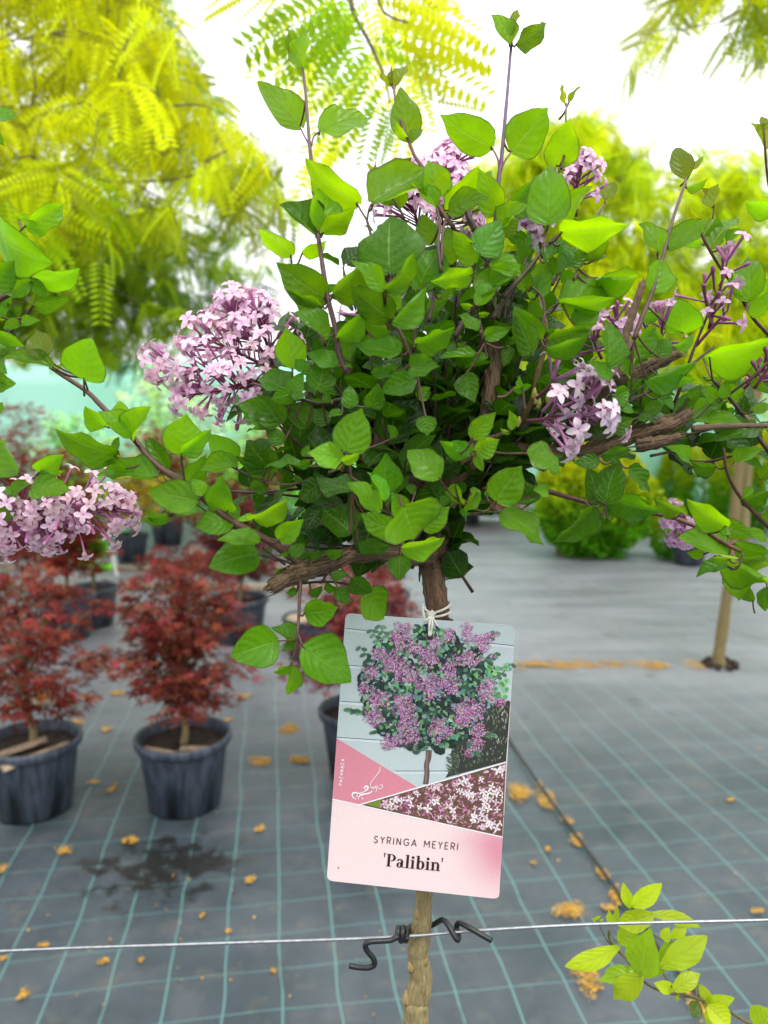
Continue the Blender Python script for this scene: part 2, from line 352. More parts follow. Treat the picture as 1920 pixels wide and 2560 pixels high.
# a grid crossing seen at photo pixel (847-ish, 2494) fixes the phase
gx = GP(*cr('K', 1212, 900)); ca, sa = math.cos(-GYAW), math.sin(-GYAW)
u0 = gx[0] * ca - gx[1] * sa; v0 = gx[0] * sa + gx[1] * ca
GRID_OX = .063 - u0 % .126; GRID_OY = .063 - v0 % .126
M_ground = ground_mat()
mb = MB(); S_ = 400
# gently uneven near the camera, flat further away
xs = np.concatenate([[-S_, -60], np.linspace(-6, 6, 61), [60, S_]]); ys = np.concatenate([[-S_, -20], np.linspace(-1, 11, 61), [60, S_]])
XX, YY = np.meshgrid(xs, ys)
ZZ = .004 * (np.sin(XX * 3.1 + YY * 1.3) + np.sin(YY * 4.7 - XX * 2.2) + .6 * np.sin(XX * 9 + 1) * np.sin(YY * 8)) * (np.abs(XX) < 6) * (YY < 11) * (YY > -1) - .008
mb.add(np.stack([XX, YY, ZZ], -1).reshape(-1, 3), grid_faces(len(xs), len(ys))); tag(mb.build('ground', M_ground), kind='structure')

# seam where two sheets overlap, and the pale edging behind the maples
def strip(name, pts, wd, z, mat, kind='structure', th=.003):
    mb = MB(); c = smooth_path([GP(*p) for p in pts], 5); t_ = np.gradient(c, axis=0); V = []
    for i in range(len(c)):
        n_ = nrm(np.array([-t_[i][1], t_[i][0], 0])) * wd / 2
        V += [c[i] - n_ + [0, 0, z], c[i] - n_ + [0, 0, z + th], c[i] + n_ + [0, 0, z + th], c[i] + n_ + [0, 0, z]]
    mb.add(V, grid_faces(4, len(c))); return tag(mb.build(name, mat, smooth=False), kind=kind)
M_seam = simple_mat('seam_dark_strip', (.025, .022, .018), .9, .5, 80)  # dark brown colour for the narrow strip along the overlap
strip('fabric_seam', [cr('L', *p) for p in ((150, 320), (260, 490), (450, 760), (620, 990), (780, 1210), (860, 1340), (1130, 1680), (1400, 1990))], .010, .002, M_seam)
#strip('fabric_seam', [(1140, 1662), (1400, 1668), (1640, 1664), (1900, 1668)], .02, .002, M_seam)

# ------------------------------------------------------------------ generic instancing
def instance(mb, tv, tf, pos, ax, ay, az, scl, tint, luv=None, rnd=None):
    """template verts tv (k,3), faces tf; arrays of positions and basis vectors (n,3)"""
    n = len(pos); k = len(tv)
    scl = np.broadcast_to(np.asarray(scl, float).reshape(-1, 1) if np.ndim(scl) < 2 else scl, (n, 3)) if np.ndim(scl) else np.full((n, 3), scl)
    V = pos[:, None, :] + tv[None, :, 0, None] * (ax * scl[:, :1])[:, None, :] + tv[None, :, 1, None] * (ay * scl[:, 1:2])[:, None, :] + tv[None, :, 2, None] * (az * scl[:, 2:3])[:, None, :]
    F = (np.asarray(tf)[None] + (np.arange(n) * k)[:, None, None]).reshape(-1, np.asarray(tf).shape[1])
    T = np.repeat(np.broadcast_to(tint, (n, 3)), k, axis=0)
    if luv is None: luv = np.zeros((k, 3))
    U = np.tile(luv, (n, 1)); U[:, 2] = np.repeat(RNG.random(n) if rnd is None else rnd, k)
    mb.add(V.reshape(-1, 3), F, T, U)
def basis(d, upish):
    """ay along d, az close to upish"""
    ay = d / (np.linalg.norm(d, axis=1)[:, None] + 1e-9)
    az = upish - ay * np.sum(ay * upish, axis=1)[:, None]; az /= np.linalg.norm(az, axis=1)[:, None] + 1e-9
    return np.cross(ay, az), ay, az
def rand_unit(n):
    v = RNG.normal(size=(n, 3)); return v / np.linalg.norm(v, axis=1)[:, None]

# ------------------------------------------------------------------ lilac leaves
PV = np.array([0, .05, .14, .26, .38, .5, .62, .74, .85, .93, 1.0]); PWD = np.array([.06, .46, .80, .98, 1.0, .93, .79, .58, .34, .15, .0])
def leaf(mb, base, tip, wr, roll=0.0, fold=.25, bend=.15, wave=.06, side=0.0, tint=(1, 1, 1), face=None, nu=9, rnd=None, prof=None):
    """one ovate leaf: base and tip points, width ratio, roll about its midrib, V fold, arch, wavy edge"""
    base = np.asarray(base); tip = np.asarray(tip); d = tip - base; Ln = np.linalg.norm(d); y = d / Ln
    c = (np.array([0, 0, CAMZ]) - base) if face is None else face
    z = nrm(c - y * y.dot(c)); x = np.cross(y, z)
    x, z = x * math.cos(roll) + z * math.sin(roll), z * math.cos(roll) - x * math.sin(roll)
    us = np.linspace(-1, 1, nu); ph1, ph2 = random.random() * 6.3, random.random() * 6.3; f1 = 6 + random.random() * 8
    asy = random.uniform(-.08, .08); V = []; U = []; pw = PWD if prof is None else prof
    cup = random.uniform(-.25, .25)
    for v, pwv in zip(PV, pw):
        hw = pwv * wr * .5
        my = v; mz = bend * (4 * v * (1 - v)) * .5 - bend * .5 * v * v * 0
        for u in us:
            hx = hw * u * (1 + asy * (1 if u > 0 else -1)) + side * 4 * v * (1 - v) * .5
            au = abs(u)
            zz = mz + fold * hw * au ** 1.3 * 1.0 + wave * au ** 2.2 * math.sin(v * f1 + (ph1 if u > 0 else ph2)) * min(1, pwv * 1.5) + cup * hw * au ** 3
            yy = my - .05 * au * au * (1 - v) * (1 if v < .3 else 0) + .02 * au * math.sin(v * 17 + ph1)
            V.append(base + (x * hx * math.cos(fold * .5 * au) + y * yy + z * zz) * Ln); U.append((u, v, 0))
    U = np.array(U); U[:, 2] = random.random() if rnd is None else rnd
    mb.add(V, grid_faces(nu, len(PV)), tint, U)
def petiole(mb, a, b, r=.0006, tint=(1, 1, 1)):
    mid = (a + b) / 2 + np.array([0, 0, -.0015]); tube(mb, [a, mid, b], [r * 1.15, r, r * .9], 5, 3, tint, cap=False)

def autoY(px, py):
    q = 1 - ((px - 1080) / 900) ** 2 - ((py - 950) / 780) ** 2
    return .495 - .115 * math.sqrt(max(q, 0))

TW = []   # sample points on twigs (3-D), for petioles to find
def twig(mb, crop, pts, r0, r1, Y=None, tint=(1, 1, 1), seg=7, knob=.12, off=0.0):
    q = []
    for i, p in enumerate(pts):
        x, y = cr(crop, p[0], p[1]); yy = p[2] if len(p) > 2 else (Y if Y is not None else autoY(x, y) + off + (.010 if crop in 'FGI' else .004))
        q.append(P(x, y, yy))
    c = tube(mb, q, [r0 * .8, (r0 + r1) * .4, r1 * .85], seg, 5, tint, knob); TW.extend(list(c)); return c
def hand_leaves(mb, pm, crop, rows, yoff=0.0, Yfix=None, tint=(1, 1, 1), tmin=.85, maxp=.03):
    tw = np.array(TW) if TW else np.zeros((0, 3))
    for row in rows:
        bx, by, tx, ty, w_ = row[:5]; k = row[5] if len(row) > 5 else 0; tn = row[6] if len(row) > 6 else None
        bx, by = cr(crop, bx, by); tx, ty = cr(crop, tx, ty)
        Yb = (autoY((bx + tx) / 2, (by + ty) / 2) + yoff if Yfix is None else Yfix) + k * .01
        b0 = P(bx, by, Yb); L0 = np.linalg.norm(P(tx, ty, Yb) - b0)
        tp = P(tx, ty, Yb + L0 * random.uniform(-.55, .5))
        tp = tp - (tp - b0) * .03
        if w_ > .55: rl = random.uniform(-.6, .6); wr = w_ / math.cos(rl) * 1.0; fo = random.uniform(.05, .5)
        else: rl = random.choice((-1, 1)) * random.uniform(.6, .95); wr = min(.9, max(w_ * 1.1 / math.cos(rl), .6)); fo = random.uniform(.2, .6)
        if w_ < .3: wr = max(w_ * 1.5, .35)
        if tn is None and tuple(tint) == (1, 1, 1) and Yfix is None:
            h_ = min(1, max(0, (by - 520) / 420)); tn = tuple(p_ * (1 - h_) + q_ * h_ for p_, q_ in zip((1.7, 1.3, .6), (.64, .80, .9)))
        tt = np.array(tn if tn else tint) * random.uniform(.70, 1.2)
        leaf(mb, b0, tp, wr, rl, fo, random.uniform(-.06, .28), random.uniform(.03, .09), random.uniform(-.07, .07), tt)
        if len(tw):
            d = np.linalg.norm(tw - b0, axis=1); i = int(np.argmin(d))
            if d[i] < maxp:
                if d[i] > .002: petiole(pm, tw[i] + nrm(b0 - tw[i]) * .0008, b0, .00055, (1.1, .9, .8))
                continue
        petiole(pm, b0 - nrm(tp - b0) * .008 + np.array([0, .004, -.002]), b0, .0006)

# ------------------------------------------------------------------ florets
def floret_template():
    V = []; U = []; F = []
    seg = 6; rings = [(0, .045), (.25, .05), (.6, .055), (.92, .075), (1.0, .10)]
    for z, r in rings:
        for k in range(seg):
            a = 2 * math.pi * k / seg; V.append((r * math.cos(a), r * math.sin(a), z)); U.append((0, .62 * z, 0))
    for i in range(len(rings) - 1):
        for k in range(seg): F.append((i * seg + k, i * seg + (k + 1) % seg, (i + 1) * seg + (k + 1) % seg, (i + 1) * seg + k))
    for p in range(4):
        a = p * math.pi / 2 + .3; ca_, sa_ = math.cos(a), math.sin(a); b = len(V)
        prof = [(0.03, .09, 0), (.16, .135, .035), (.30, .15, .03), (.42, .10, -.02), (.49, .012, -.06)]
        for j, (rr, hw, dz) in enumerate(prof):
            for s_, cup in ((-1, .035), (0, 0), (1, .035)):
                x_, y_ = rr, s_ * hw
                V.append(((x_ * ca_ - y_ * sa_) * .80, (x_ * sa_ + y_ * ca_) * .80, 1.0 + dz + cup)); U.append((0, .66 + .34 * min(1, j / 2.5), 0))
        for j in range(4):
            for s_ in range(2): F.append((b + j * 3 + s_, b + (j + 1) * 3 + s_, b + (j + 1) * 3 + s_ + 1, b + j * 3 + s_ + 1))
    return np.array(V), np.array(F), np.array(U)
FT_V, FT_F, FT_U = floret_template()
def bud_template():
    V = []; U = []; F = []; seg = 6
    for z, r in [(0, .045), (.4, .05), (.75, .065), (.9, .10), (1.02, .09), (1.1, .02)]:
        for k in range(seg):
            a = 2 * math.pi * k / seg; V.append((r * math.cos(a), r * math.sin(a), z)); U.append((0, .15 + .35 * z, 0))
    for i in range(5):
        for k in range(seg): F.append((i * seg + k, i * seg + (k + 1) % seg, (i + 1) * seg + (k + 1) % seg, (i + 1) * seg + k))
    return np.array(V), np.array(F), np.array(U)
BT_V, BT_F, BT_U = bud_template()
def panicle(name, parent, axes, n, spread=1.0, flen=.0135, pale=(1, 1, 1), buds=.08, fdir=(0, 0, 0), fsz=1.0):
    """axes: list of (start, end, radius) sub-spikes; florets radiate from each"""
    mb = MB(); pos = []; dr = []; tot = sum(np.linalg.norm(b - a) + r_ for a, b, r_ in axes)
    for a, b, rad in axes:
        a = np.asarray(a); b = np.asarray(b); d = nrm(b - a); m_ = max(4, int(n * (np.linalg.norm(b - a) + rad) / tot))
        tube(mb, [a - d * .005, (a + b) / 2, b], [.0011, .0009, .0005], 5, 4, (.55, .28, .30), luv_r=0)
        for i in range(m_):
            s_ = random.random() ** .8; p0 = a + (b - a) * s_; rn = rand_unit(1)[0]; out = nrm(rn - d * rn.dot(d) * .8)
            up = .25 + .9 * s_; dd = nrm(out * spread + d * up + np.array(fdir))
            rr = max(0, rad * (1 - .55 * s_ ** 2) - flen) * random.uniform(.3, 1.0)
            q = p0 + dd * rr; pos.append(q); dr.append(nrm(dd + rand_unit(1)[0] * .35))
            if rr > .003 and random.random() < .8: tube(mb, [p0, q], [.0005, .0004], 4, 2, (.75 * pale[0], .45 * pale[1], .5 * pale[2]), cap=False)
    pos = np.array(pos); dr = np.array(dr); nn = len(pos)
    az = dr; ax = np.cross(az, rand_unit(nn)); ax /= np.linalg.norm(ax, axis=1)[:, None]; ay = np.cross(az, ax)
    bd = RNG.random(nn) < buds
    sc = flen * RNG.uniform(.8, 1.12, nn)
    tn = np.array(pale)[None] * RNG.uniform(.82, 1.12, (nn, 1)) * (1 + RNG.uniform(-.05, .05, (nn, 3)))
    fs = np.stack([sc * fsz, sc * fsz, sc], 1)
    if (~bd).any(): instance(mb, FT_V, FT_F, pos[~bd], ax[~bd], ay[~bd], az[~bd], fs[~bd], tn[~bd], FT_U)
    if bd.any(): instance(mb, BT_V, BT_F, pos[bd], ax[bd], ay[bd], az[bd], fs[bd], tn[bd] * np.array([.8, .6, .75]), BT_U)
    return mb.build(name, M_flower, parent)
# ================================================================== MAIN LILAC STANDARD
TY = .475
lil = thing('lilac_tree', GP(1035, 2560) * np.array([0, 0, 0]) + np.array([P(1035, 2560, TY)[0], TY, 0]),
            'grafted dwarf lilac nearest the camera, bushy green crown above the hanging plant tag', 'lilac', None)
mb = MB()
def PT(x, y, Y=TY): return P(x, y, Y)
base0 = P(1040, 2560, TY)
tube(mb, [base0 * [1, 1, 0] + [.004, 0, 0], base0 * [1, 1, .5], base0 + [0, 0, -.02], PT(1040, 2520), PT(1052, 2440), PT(1045, 2380), PT(1056, 2300), PT(1060, 2230), PT(1066, 2100), PT(1075, 1900), PT(1085, 1700), PT(1092, 1560)],
     [.0095, .009, .0088, .0080, .0085, .0068, .0072, .0058, .0056, .0056, .0058, .006, .0066], 16, 8, (1, 1, 1), .10)
for (x, y, r) in ((1028, 2420, .0030), (1052, 2438, .0022), (1018, 2500, .0036), (1062, 2405, .0025), (1030, 2552, .004), (1046, 2290, .0022)):   # leaf scars and knuckles
    p = PT(x, y, TY - .004); tube(mb, [p + [0, .004, -.004], p, p + [0, .003, .005]], [r * .6, r, r * .5], 8, 4, (1.1, 1, .9), .3)
mb.build('trunk', M_stem, lil)
mb = MB()
tube(mb, [PT(1096, 1570), PT(1092, 1510), PT(1083, 1440), PT(1088, 1370), PT(1096, 1300), PT(1088, 1255, .472), PT(1075, 1225, .472)], [.0072, .0070, .0076, .0086, .0088, .0098, .0085], 18, 8, (.9, .8, .8), .16)
tube(mb, [PT(1086, 1380), PT(1076, 1384, .47), PT(1060, 1388, .462)], [.0075, .0075, .006], 12, 4, (.9, .8, .8), .2)
# loose bark slivers
for (x, y, dx, dy, r) in ((1052, 1415, -4, 40, .0012), (1120, 1552, 16, 6, .0022), (1046, 1395, 3, 30, .001)):
    tube(mb, [PT(x, y, .468), PT(x + dx * .6, y + dy * .5, .465), PT(x + dx, y + dy, .466)], [r, r * .8, r * .2], 6, 3, (.6, .5, .5), .3)
mb.build('graft_stub', M_bark, lil)
def branch(name, pts, rad, knob=.16, tint=(1, 1, 1), seg=14, mat=None, cutend=False):
    mb = MB(); c = tube(mb, [P(*p) for p in pts], rad, seg, 9, tint, knob)
    if rad[0] > .0035:
        rr_ = np.interp(np.linspace(0, 1, len(c)), np.linspace(0, 1, len(rad)), rad)
        for k in range(int(len(c) * 1.6)):
            i = random.randrange(1, len(c) - 2); d = nrm(c[i + 1] - c[i]); n_ = nrm(np.cross(d, rand_unit(1)[0])); r0 = rr_[i]
            p = c[i] + n_ * r0 * .93; L_ = random.uniform(.003, .009); q = rand_unit(1)[0] * .0006
            tube(mb, [p - d * L_, p + n_ * r0 * .10 + q, p + d * L_ + n_ * r0 * random.uniform(-.1, .15)], [r0 * .04, r0 * random.uniform(.12, .24), r0 * .03], 5, 3, tuple(np.array(tint) * random.uniform(.6, 1.25)), .3)
    if cutend:
        d = nrm(c[-1] - c[-3]); e = c[-1]; r = rad[-1]
        for k in range(5): 
            o_ = rand_unit(1)[0] * r * .6; tube(mb, [e + o_ - d * .003, e + o_ + d * random.uniform(.001, .004)], [r * .4, r * .1], 5, 2, (1.3, 1.2, 1.1), .3)
    TW.extend(list(c[::2])); return mb.build(name, mat or M_bark, lil)
branch('branch', [(1078, 1235, .472), (1040, 1205, .465), (1000, 1180, .46), (940, 1145, .47), (880, 1120, .49), (800, 1060, .50), (770, 980, .51)], [.0092, .0066, .0062, .0052, .0045, .0035, .003])
branch('branch', [(955, 1150, .472), (952, 1100, .475), (950, 1020, .485), (945, 930, .49), (930, 820, .49)], [.0048, .0042, .004, .0035, .0025])
branch('branch', [(1070, 1245, .47), (1120, 1200, .462), (1165, 1165, .46), (1200, 1100, .465), (1222, 1010, .47), (1236, 900, .475), (1232, 820, .475), (1224, 740, .475), (1230, 650, .478), (1250, 590, .48)], [.009, .0062, .0052, .0048, .0046, .0045, .0042, .004, .0036, .0026])
branch('branch', [(1080, 1240, .475), (1160, 1180, .47), (1240, 1120, .475), (1330, 1125, .48), (1420, 1130, .475), (1500, 1118, .47), (1600, 1084, .465), (1680, 1056, .462), (1728, 1030, .462)], [.0085, .0060, .0048, .0040, .0040, .0042, .0048, .0046, .0014], .34, cutend=True)
branch('branch', [(1590, 1112, .462), (1640, 1105, .46), (1700, 1090, .46)], [.004, .0035, .002], .3, cutend=True)
branch('branch', [(1730, 1072, .47), (1800, 1066, .47), (1880, 1064, .475), (1960, 1064, .48)], [.0022, .0018, .0016, .0014], seg=8)
branch('branch', [(1420, 1120, .475), (1478, 1015, .47), (1540, 940, .45), (1556, 905, .45), (1562, 850, .452), (1580, 790, .455), (1606, 712, .46)], [.003, .0032, .004, .0028, .0025, .0023, .0022], .25, cutend=True)
branch('branch', [(1540, 945, .45), (1600, 930, .448), (1660, 895, .446), (1702, 880, .446)], [.0044, .004, .0034, .0030], .25, cutend=True)
branch('branch', [(1548, 935, .45), (1582, 880, .445), (1625, 828, .44)], [.003, .0026, .0022], .25, cutend=True, seg=8)
branch('branch', [(1066, 1387, .465), (1000, 1384, .45), (930, 1382, .44), (870, 1390, .432), (820, 1408, .427), (760, 1428, .422), (715, 1445, .418), (676, 1468, .414)], [.0062, .0050, .0044, .0046, .0050, .0056, .0050, .0038], .3, cutend=True)
branch('branch', [(1300, 1060, .47), (1330, 1000, .462), (1345, 930, .46), (1365, 860, .46), (1362, 800, .462), (1345, 740, .465)], [.0018, .0016, .0015, .0014, .0013, .001], .1, (1.2, 1.2, .8), 8)
branch('branch', [(1445, 900, .52), (1450, 850, .52), (1495, 840, .51)], [.0025, .0022, .0015], .25, seg=8, cutend=True)

# leafy twigs read from the photograph
tb = MB(); lt = (1.0, .9, .9); dk = (.55, .5, .5)
twig(tb, 'J', [(1580, 1280, .422), (1500, 1225, .42), (1400, 1150, .415), (1200, 1040, .41), (1000, 880, .41), (800, 740, .415), (680, 600, .42), (530, 450, .43), (450, 370, .435), (330, 290, .44), (262, 245, .445)], .0030, .0014, tint=(1, .95, .8))
twig(tb, 'J', [(1590, 1300, .43), (1450, 1240, .43), (1340, 1215, .43)], .001, .0006, tint=dk)
twig(tb, 'J', [(1480, 1270, .44), (1300, 1140, .44), (1080, 1000, .44), (850, 820, .44)], .0010, .0006, tint=dk)
twig(tb, 'J', [(600, 700, .42), (560, 660, .42)], .0006, .0005)
twig(tb, 'J', [(460, 375, .435), (436, 300, .43)], .0007, .0005); twig(tb, 'J', [(960, 850, .41), (945, 760, .405), (940, 690, .40)], .0009, .0007)
twig(tb, 'G', [(470, 1000, .42), (495, 1050, .415), (490, 1150, .41), (485, 1260, .405), (478, 1360, .40), (472, 1440, .40), (450, 1540, .40), (430, 1600, .40)], .0014, .0007)
twig(tb, 'G', [(480, 1380, .40), (500, 1440, .398), (525, 1480, .395)], .0007, .0006); twig(tb, 'G', [(470, 1420, .40), (400, 1430, .395), (345, 1432, .39)], .0006, .0005)
twig(tb, 'G', [(480, 1060, .43), (600, 1050, .435), (700, 1050, .44), (820, 1070, .445), (900, 1110, .45)], .0010, .0007, tint=dk)
twig(tb, 'G', [(620, 1060, .435), (690, 980, .44), (780, 920, .45)], .0007, .0005, tint=dk)
twig(tb, 'G', [(1145, 880, .44), (1150, 800, .43), (1155, 720, .42), (1165, 650, .405), (1170, 600, .40)], .0014, .0008, tint=(.9, 1.3, .6))
twig(tb, 'I', [(-200, 1150, .46), (-60, 1120, .46), (100, 1130, .46), (235, 1162, .455), (420, 1215, .45), (620, 1262, .45), (800, 1285, .448), (1000, 1320, .445), (1130, 1365, .443), (1250, 1420, .44), (1380, 1500, .44), (1480, 1550, .44)], .0022, .0014, tint=(1.1, .8, .75))
twig(tb, 'I', [(1400, 1650, .445), (1460, 1660, .44), (1500, 1560, .44)], .0009, .0007)
twig(tb, 'I', [(600, 640, .47), (700, 610, .47), (900, 510, .465), (1060, 420, .465), (1300, 230, .47)], .0017, .0009)
twig(tb, 'I', [(1030, 650, .47), (1080, 520, .465), (1130, 380, .46), (1170, 260, .46), (1250, 60, .462), (1300, -60, .465)], .0014, .0008, tint=dk)
twig(tb, 'I', [(820, 780, .48), (835, 600, .475), (850, 430, .475), (850, 300, .475)], .0010, .0007, tint=dk)
# upright shoots
sh = (1.0, 1.0, 1.0)
s1 = twig(tb, 'E', [(590, 2000), (545, 1900), (510, 1700), (475, 1560), (445, 1400), (415, 1200), (395, 1060), (372, 800), (355, 600), (345, 500), (325, 230), (300, 0), (288, -55)], .0019, .0009, tint=(.8, .55, .75))
s2 = twig(tb, 'B', [(470, 1130), (480, 1000), (488, 900), (497, 760), (506, 700), (520, 550), (533, 400), (545, 250), (552, 180)], .0018, .0009, tint=(.75, .45, 2.6))
twig(tb, 'E', [(860, 1720), (810, 1400), (770, 1230), (740, 1090), (718, 1010)], .0012, .0008); twig(tb, 'E', [(718, 1010), (680, 950), (655, 900)], .0007, .0005); twig(tb, 'E', [(720, 1010), (735, 930), (765, 890)], .0007, .0005)
twig(tb, 'E', [(345, 525), (310, 460), (285, 405)], .0007, .0005, tint=(1.2, .6, 1.2)); twig(tb, 'E', [(358, 530), (375, 470), (415, 435)], .0007, .0005, tint=(1.2, .6, 1.2))
twig(tb, 'B', [(498, 745), (492, 690), (465, 635)], .0008, .0005, tint=(1.2, .6, 1.1)); twig(tb, 'B', [(503, 745), (520, 700), (552, 655)], .0008, .0005, tint=(1.2, .6, 1.1))
twig(tb, 'E', [(1280, 1060), (1200, 950), (1160, 870), (1110, 720), (1030, 600), (990, 500), (935, 360), (905, 250), (893, 145)], .0016, .0008, tint=(1, .6, .7))
twig(tb, 'E', [(960, 1000), (930, 940), (860, 840), (790, 720)], .0008, .0006)
twig(tb, 'E', [(1200, 1350), (1180, 1180), (1190, 1050), (1170, 900)], .0012, .0008); twig(tb, 'E', [(1200, 1300), (1210, 1100), (1230, 1000)], .0012, .0008)
twig(tb, 'E', [(1420, 1080), (1380, 1000), (1365, 940)], .0022, .0018, tint=dk)
twig(tb, 'B', [(765, 730), (785, 640), (790, 560), (785, 500), (790, 450)], .0009, .0006)
twig(tb, 'H', [(-60, 1150), (20, 1060), (110, 960), (200, 840), (260, 780), (330, 730)], .0017, .0009, tint=dk); twig(tb, 'H', [(205, 830), (215, 760), (225, 690)], .0008, .0006)
twig(tb, 'H', [(180, 1400), (210, 1270), (195, 1150), (130, 1080)], .0010, .0007); twig(tb, 'H', [(210, 1270), (260, 1210), (320, 1180)], .0007, .0005)
twig(tb, 'H', [(260, 1070), (300, 1000), (345, 930)], .0012, .0008, tint=dk); twig(tb, 'H', [(400, 1040), (430, 950), (420, 900)], .0008, .0006); twig(tb, 'H', [(455, 770), (480, 720), (540, 640), (600, 545)], .0010, .0006)
twig(tb, 'H', [(790, 1420), (850, 1260), (905, 1120), (960, 950), (1000, 800), (1040, 650), (1090, 500), (1115, 430), (1125, 375)], .0017, .0008, tint=(.9, .8, .75))
twig(tb, 'H', [(960, 930), (940, 880), (945, 850)], .0006, .0005, tint=(1, .6, .7))
twig(tb, 'F', [(1040, 700), (1000, 620), (940, 480), (900, 400), (855, 230), (830, 130), (800, 50), (770, -40)], .0014, .0009, tint=(1, .7, .7))
twig(tb, 'F', [(1020, 600), (1040, 400), (1080, 280), (1110, 150)], .0012, .0008, tint=dk); twig(tb, 'F', [(1120, 400), (1150, 250), (1165, 120), (1180, 0)], .0013, .0008, tint=dk)
twig(tb, 'F', [(1480, 540), (1450, 400), (1430, 260), (1405, 90), (1400, -40)], .0012, .0008, tint=(.8, .6, .6)); twig(tb, 'F', [(1290, 500), (1350, 390), (1450, 250)], .002, .0015, tint=dk); twig(tb, 'F', [(1530, 380), (1600, 280), (1659, 200), (1720, 60), (1790, -90)], .0017, .001, tint=dk)
twig(tb, 'F', [(450, 560), (400, 450), (345, 420)], .0012, .0008); twig(tb, 'F', [(330, 200), (285, 140), (240, 60)], .0009, .0006)
twig(tb, 'F', [(560, 900), (400, 930), (240, 880), (100, 840), (-20, 800)], .0012, .0008, tint=dk); twig(tb, 'F', [(60, 1440), (-40, 1400), (-180, 1330), (-260, 1310)], .0010, .0007, tint=dk)
twig(tb, 'F', [(1400, 1260), (1402, 1200), (1405, 1150)], .0007, .0005, tint=(.9, 1.3, .6)); twig(tb, 'F', [(620, 1500), (610, 1350), (590, 1240)], .0010, .0008)
twig(tb, 'G', [(0, 460, .50), (200, 470, .49), (400, 455, .48), (600, 440, .47), (800, 470, .47)], .0012, .0009, tint=dk)
twig(tb, 'G', [(365, 870), (362, 800), (365, 770)], .0007, .0006); twig(tb, 'G', [(180, 720, .415), (180, 650, .41)], .0008, .0006); twig(tb, 'D', [(380, 1010), (450, 1000), (520, 1012)], .0009, .0007, tint=(1, 1.3, .6)); twig(tb, 'D', [(330, 960), (430, 1000), (485, 955)], .0009, .0007, tint=(1, 1.3, .6))
twig(tb, 'C', [(1110, 1185, .42), (1200, 1215, .42)], .0007, .0006, tint=dk)

# leaves read from the photograph: base x y, tip x y, apparent width ratio, [depth layer, tint]
fm = MB(); yg = (1.25, 1.12, .6); rd = (1.9, .95, .7); dg = (.58, .66, .8); br = (1.5, 1.3, .9); bl = (.85, 1.0, 2.2)
hand_leaves(fm, tb, 'E', [
 (285,405,0,100,.50), (415,435,750,355,.42), (655,900,310,595,.50), (760,895,1125,680,.50,-1), (790,880,1020,590,.62,2,dg), (385,1110,135,905,.55,0,dg), (432,1085,400,800,.70), (436,1090,645,925,.5),
 (225,1235,10,1065,.48), (300,1225,465,1140,.55,1), (440,1510,125,1280,.68), (500,1490,720,1235,.5), (865,1350,872,972,1.1,-1,(.9,.95,1.3)), (1000,490,935,140,.62), (1010,515,1090,425,.35), (985,480,900,365,.42),
 (1525,535,1180,320,.60,0,yg), (1165,870,1110,610,.82), (1160,930,990,760,.4), (1250,950,1450,655,.5,1), (1545,975,1440,670,.62), (1255,955,1520,860,.5), (930,930,900,740,.6,1), (1130,1170,1070,962,.72,2),
 (1450,1230,1600,1000,.75,-1,bl), (1420,1290,1270,1070,.6), (1250,1290,1240,1040,.55,1), (1050,1460,1190,1190,.9,1,dg), (840,1460,1035,1200,.35,-2), (820,1460,610,1270,.42,-2), (905,140,985,5,.36,0,rd), (885,145,880,10,.22,0,rd), (880,135,808,28,.26,0,rd),
 (780,715,725,640,.3,0,rd), (785,715,778,620,.25,0,rd), (1400,960,1460,930,.6,2)])
hand_leaves(fm, tb, 'A', [(1308,290,1335,120,.5,0,(1.3,1,.7)), (1302,270,1245,125,.35,1,(1.3,1,.7))])
hand_leaves(fm, tb, 'B', [
 (540,190,456,58,.5,0,(1.3,1,.7)), (555,145,578,38,.3,0,rd), (572,190,708,95,.42,0,(1.0,.8,1.2)), (552,655,715,455,.82,0,yg), (745,715,805,508,.78), (785,450,768,358,.28,0,rd), (800,440,853,368,.28,0,rd), (708,970,712,700,.72,-1,yg), (800,960,905,800,.5),
 (770,1000,1068,965,.45,-2), (520,905,650,765,.5,1,dg), (500,985,632,880,.5), (505,1005,582,945,.9), (850,1115,962,985,.7), (790,1135,880,1065,.8), (765,1300,1010,1280,.48), (925,1200,1110,1190,.48), (350,900,470,730,.5,1), (760,715,815,680,.4,1),
 (700,1130,790,1050,.4,0,bl), (470,1120,600,1200,.55,0), (600,1100,640,1010,.5,1,dg), (640,1290,700,1110,.6,1), (590,1150,560,1010,.5,1,dg), (700,1360,640,1250,.5,2,dg), (460,1220,600,1140,.6,0)])
hand_leaves(fm, tb, 'H', [
 (1125,375,1058,170,.6,0,rd), (1170,320,1250,228,.32,0,rd), (1130,440,1270,378,.42,0,(1.2,1,.7)), (945,850,815,665,.5), (1010,835,1285,640,.5,0,yg), (905,1115,960,890,.78), (605,510,668,395,.65,0,rd), (550,1080,835,1010,.45),
 (320,1190,685,1145,.42), (1110,1380,1080,1145,.95), (350,940,490,850,.65), (470,900,625,700,.6), (230,1420,530,1360,.42), (180,1420,0,1190,.6), (410,1330,570,1170,.7), (620,1600,600,1290,.45), (290,1000,250,870,.7,1,dg), (100,1100,40,900,.6,1), (160,1130,200,960,.6,1),
 (540,900,610,880,.5), (330,800,290,1010,.4,0,bl), (760,1500,940,1330,.55,1), (840,1290,980,1260,.6,2,bl)])
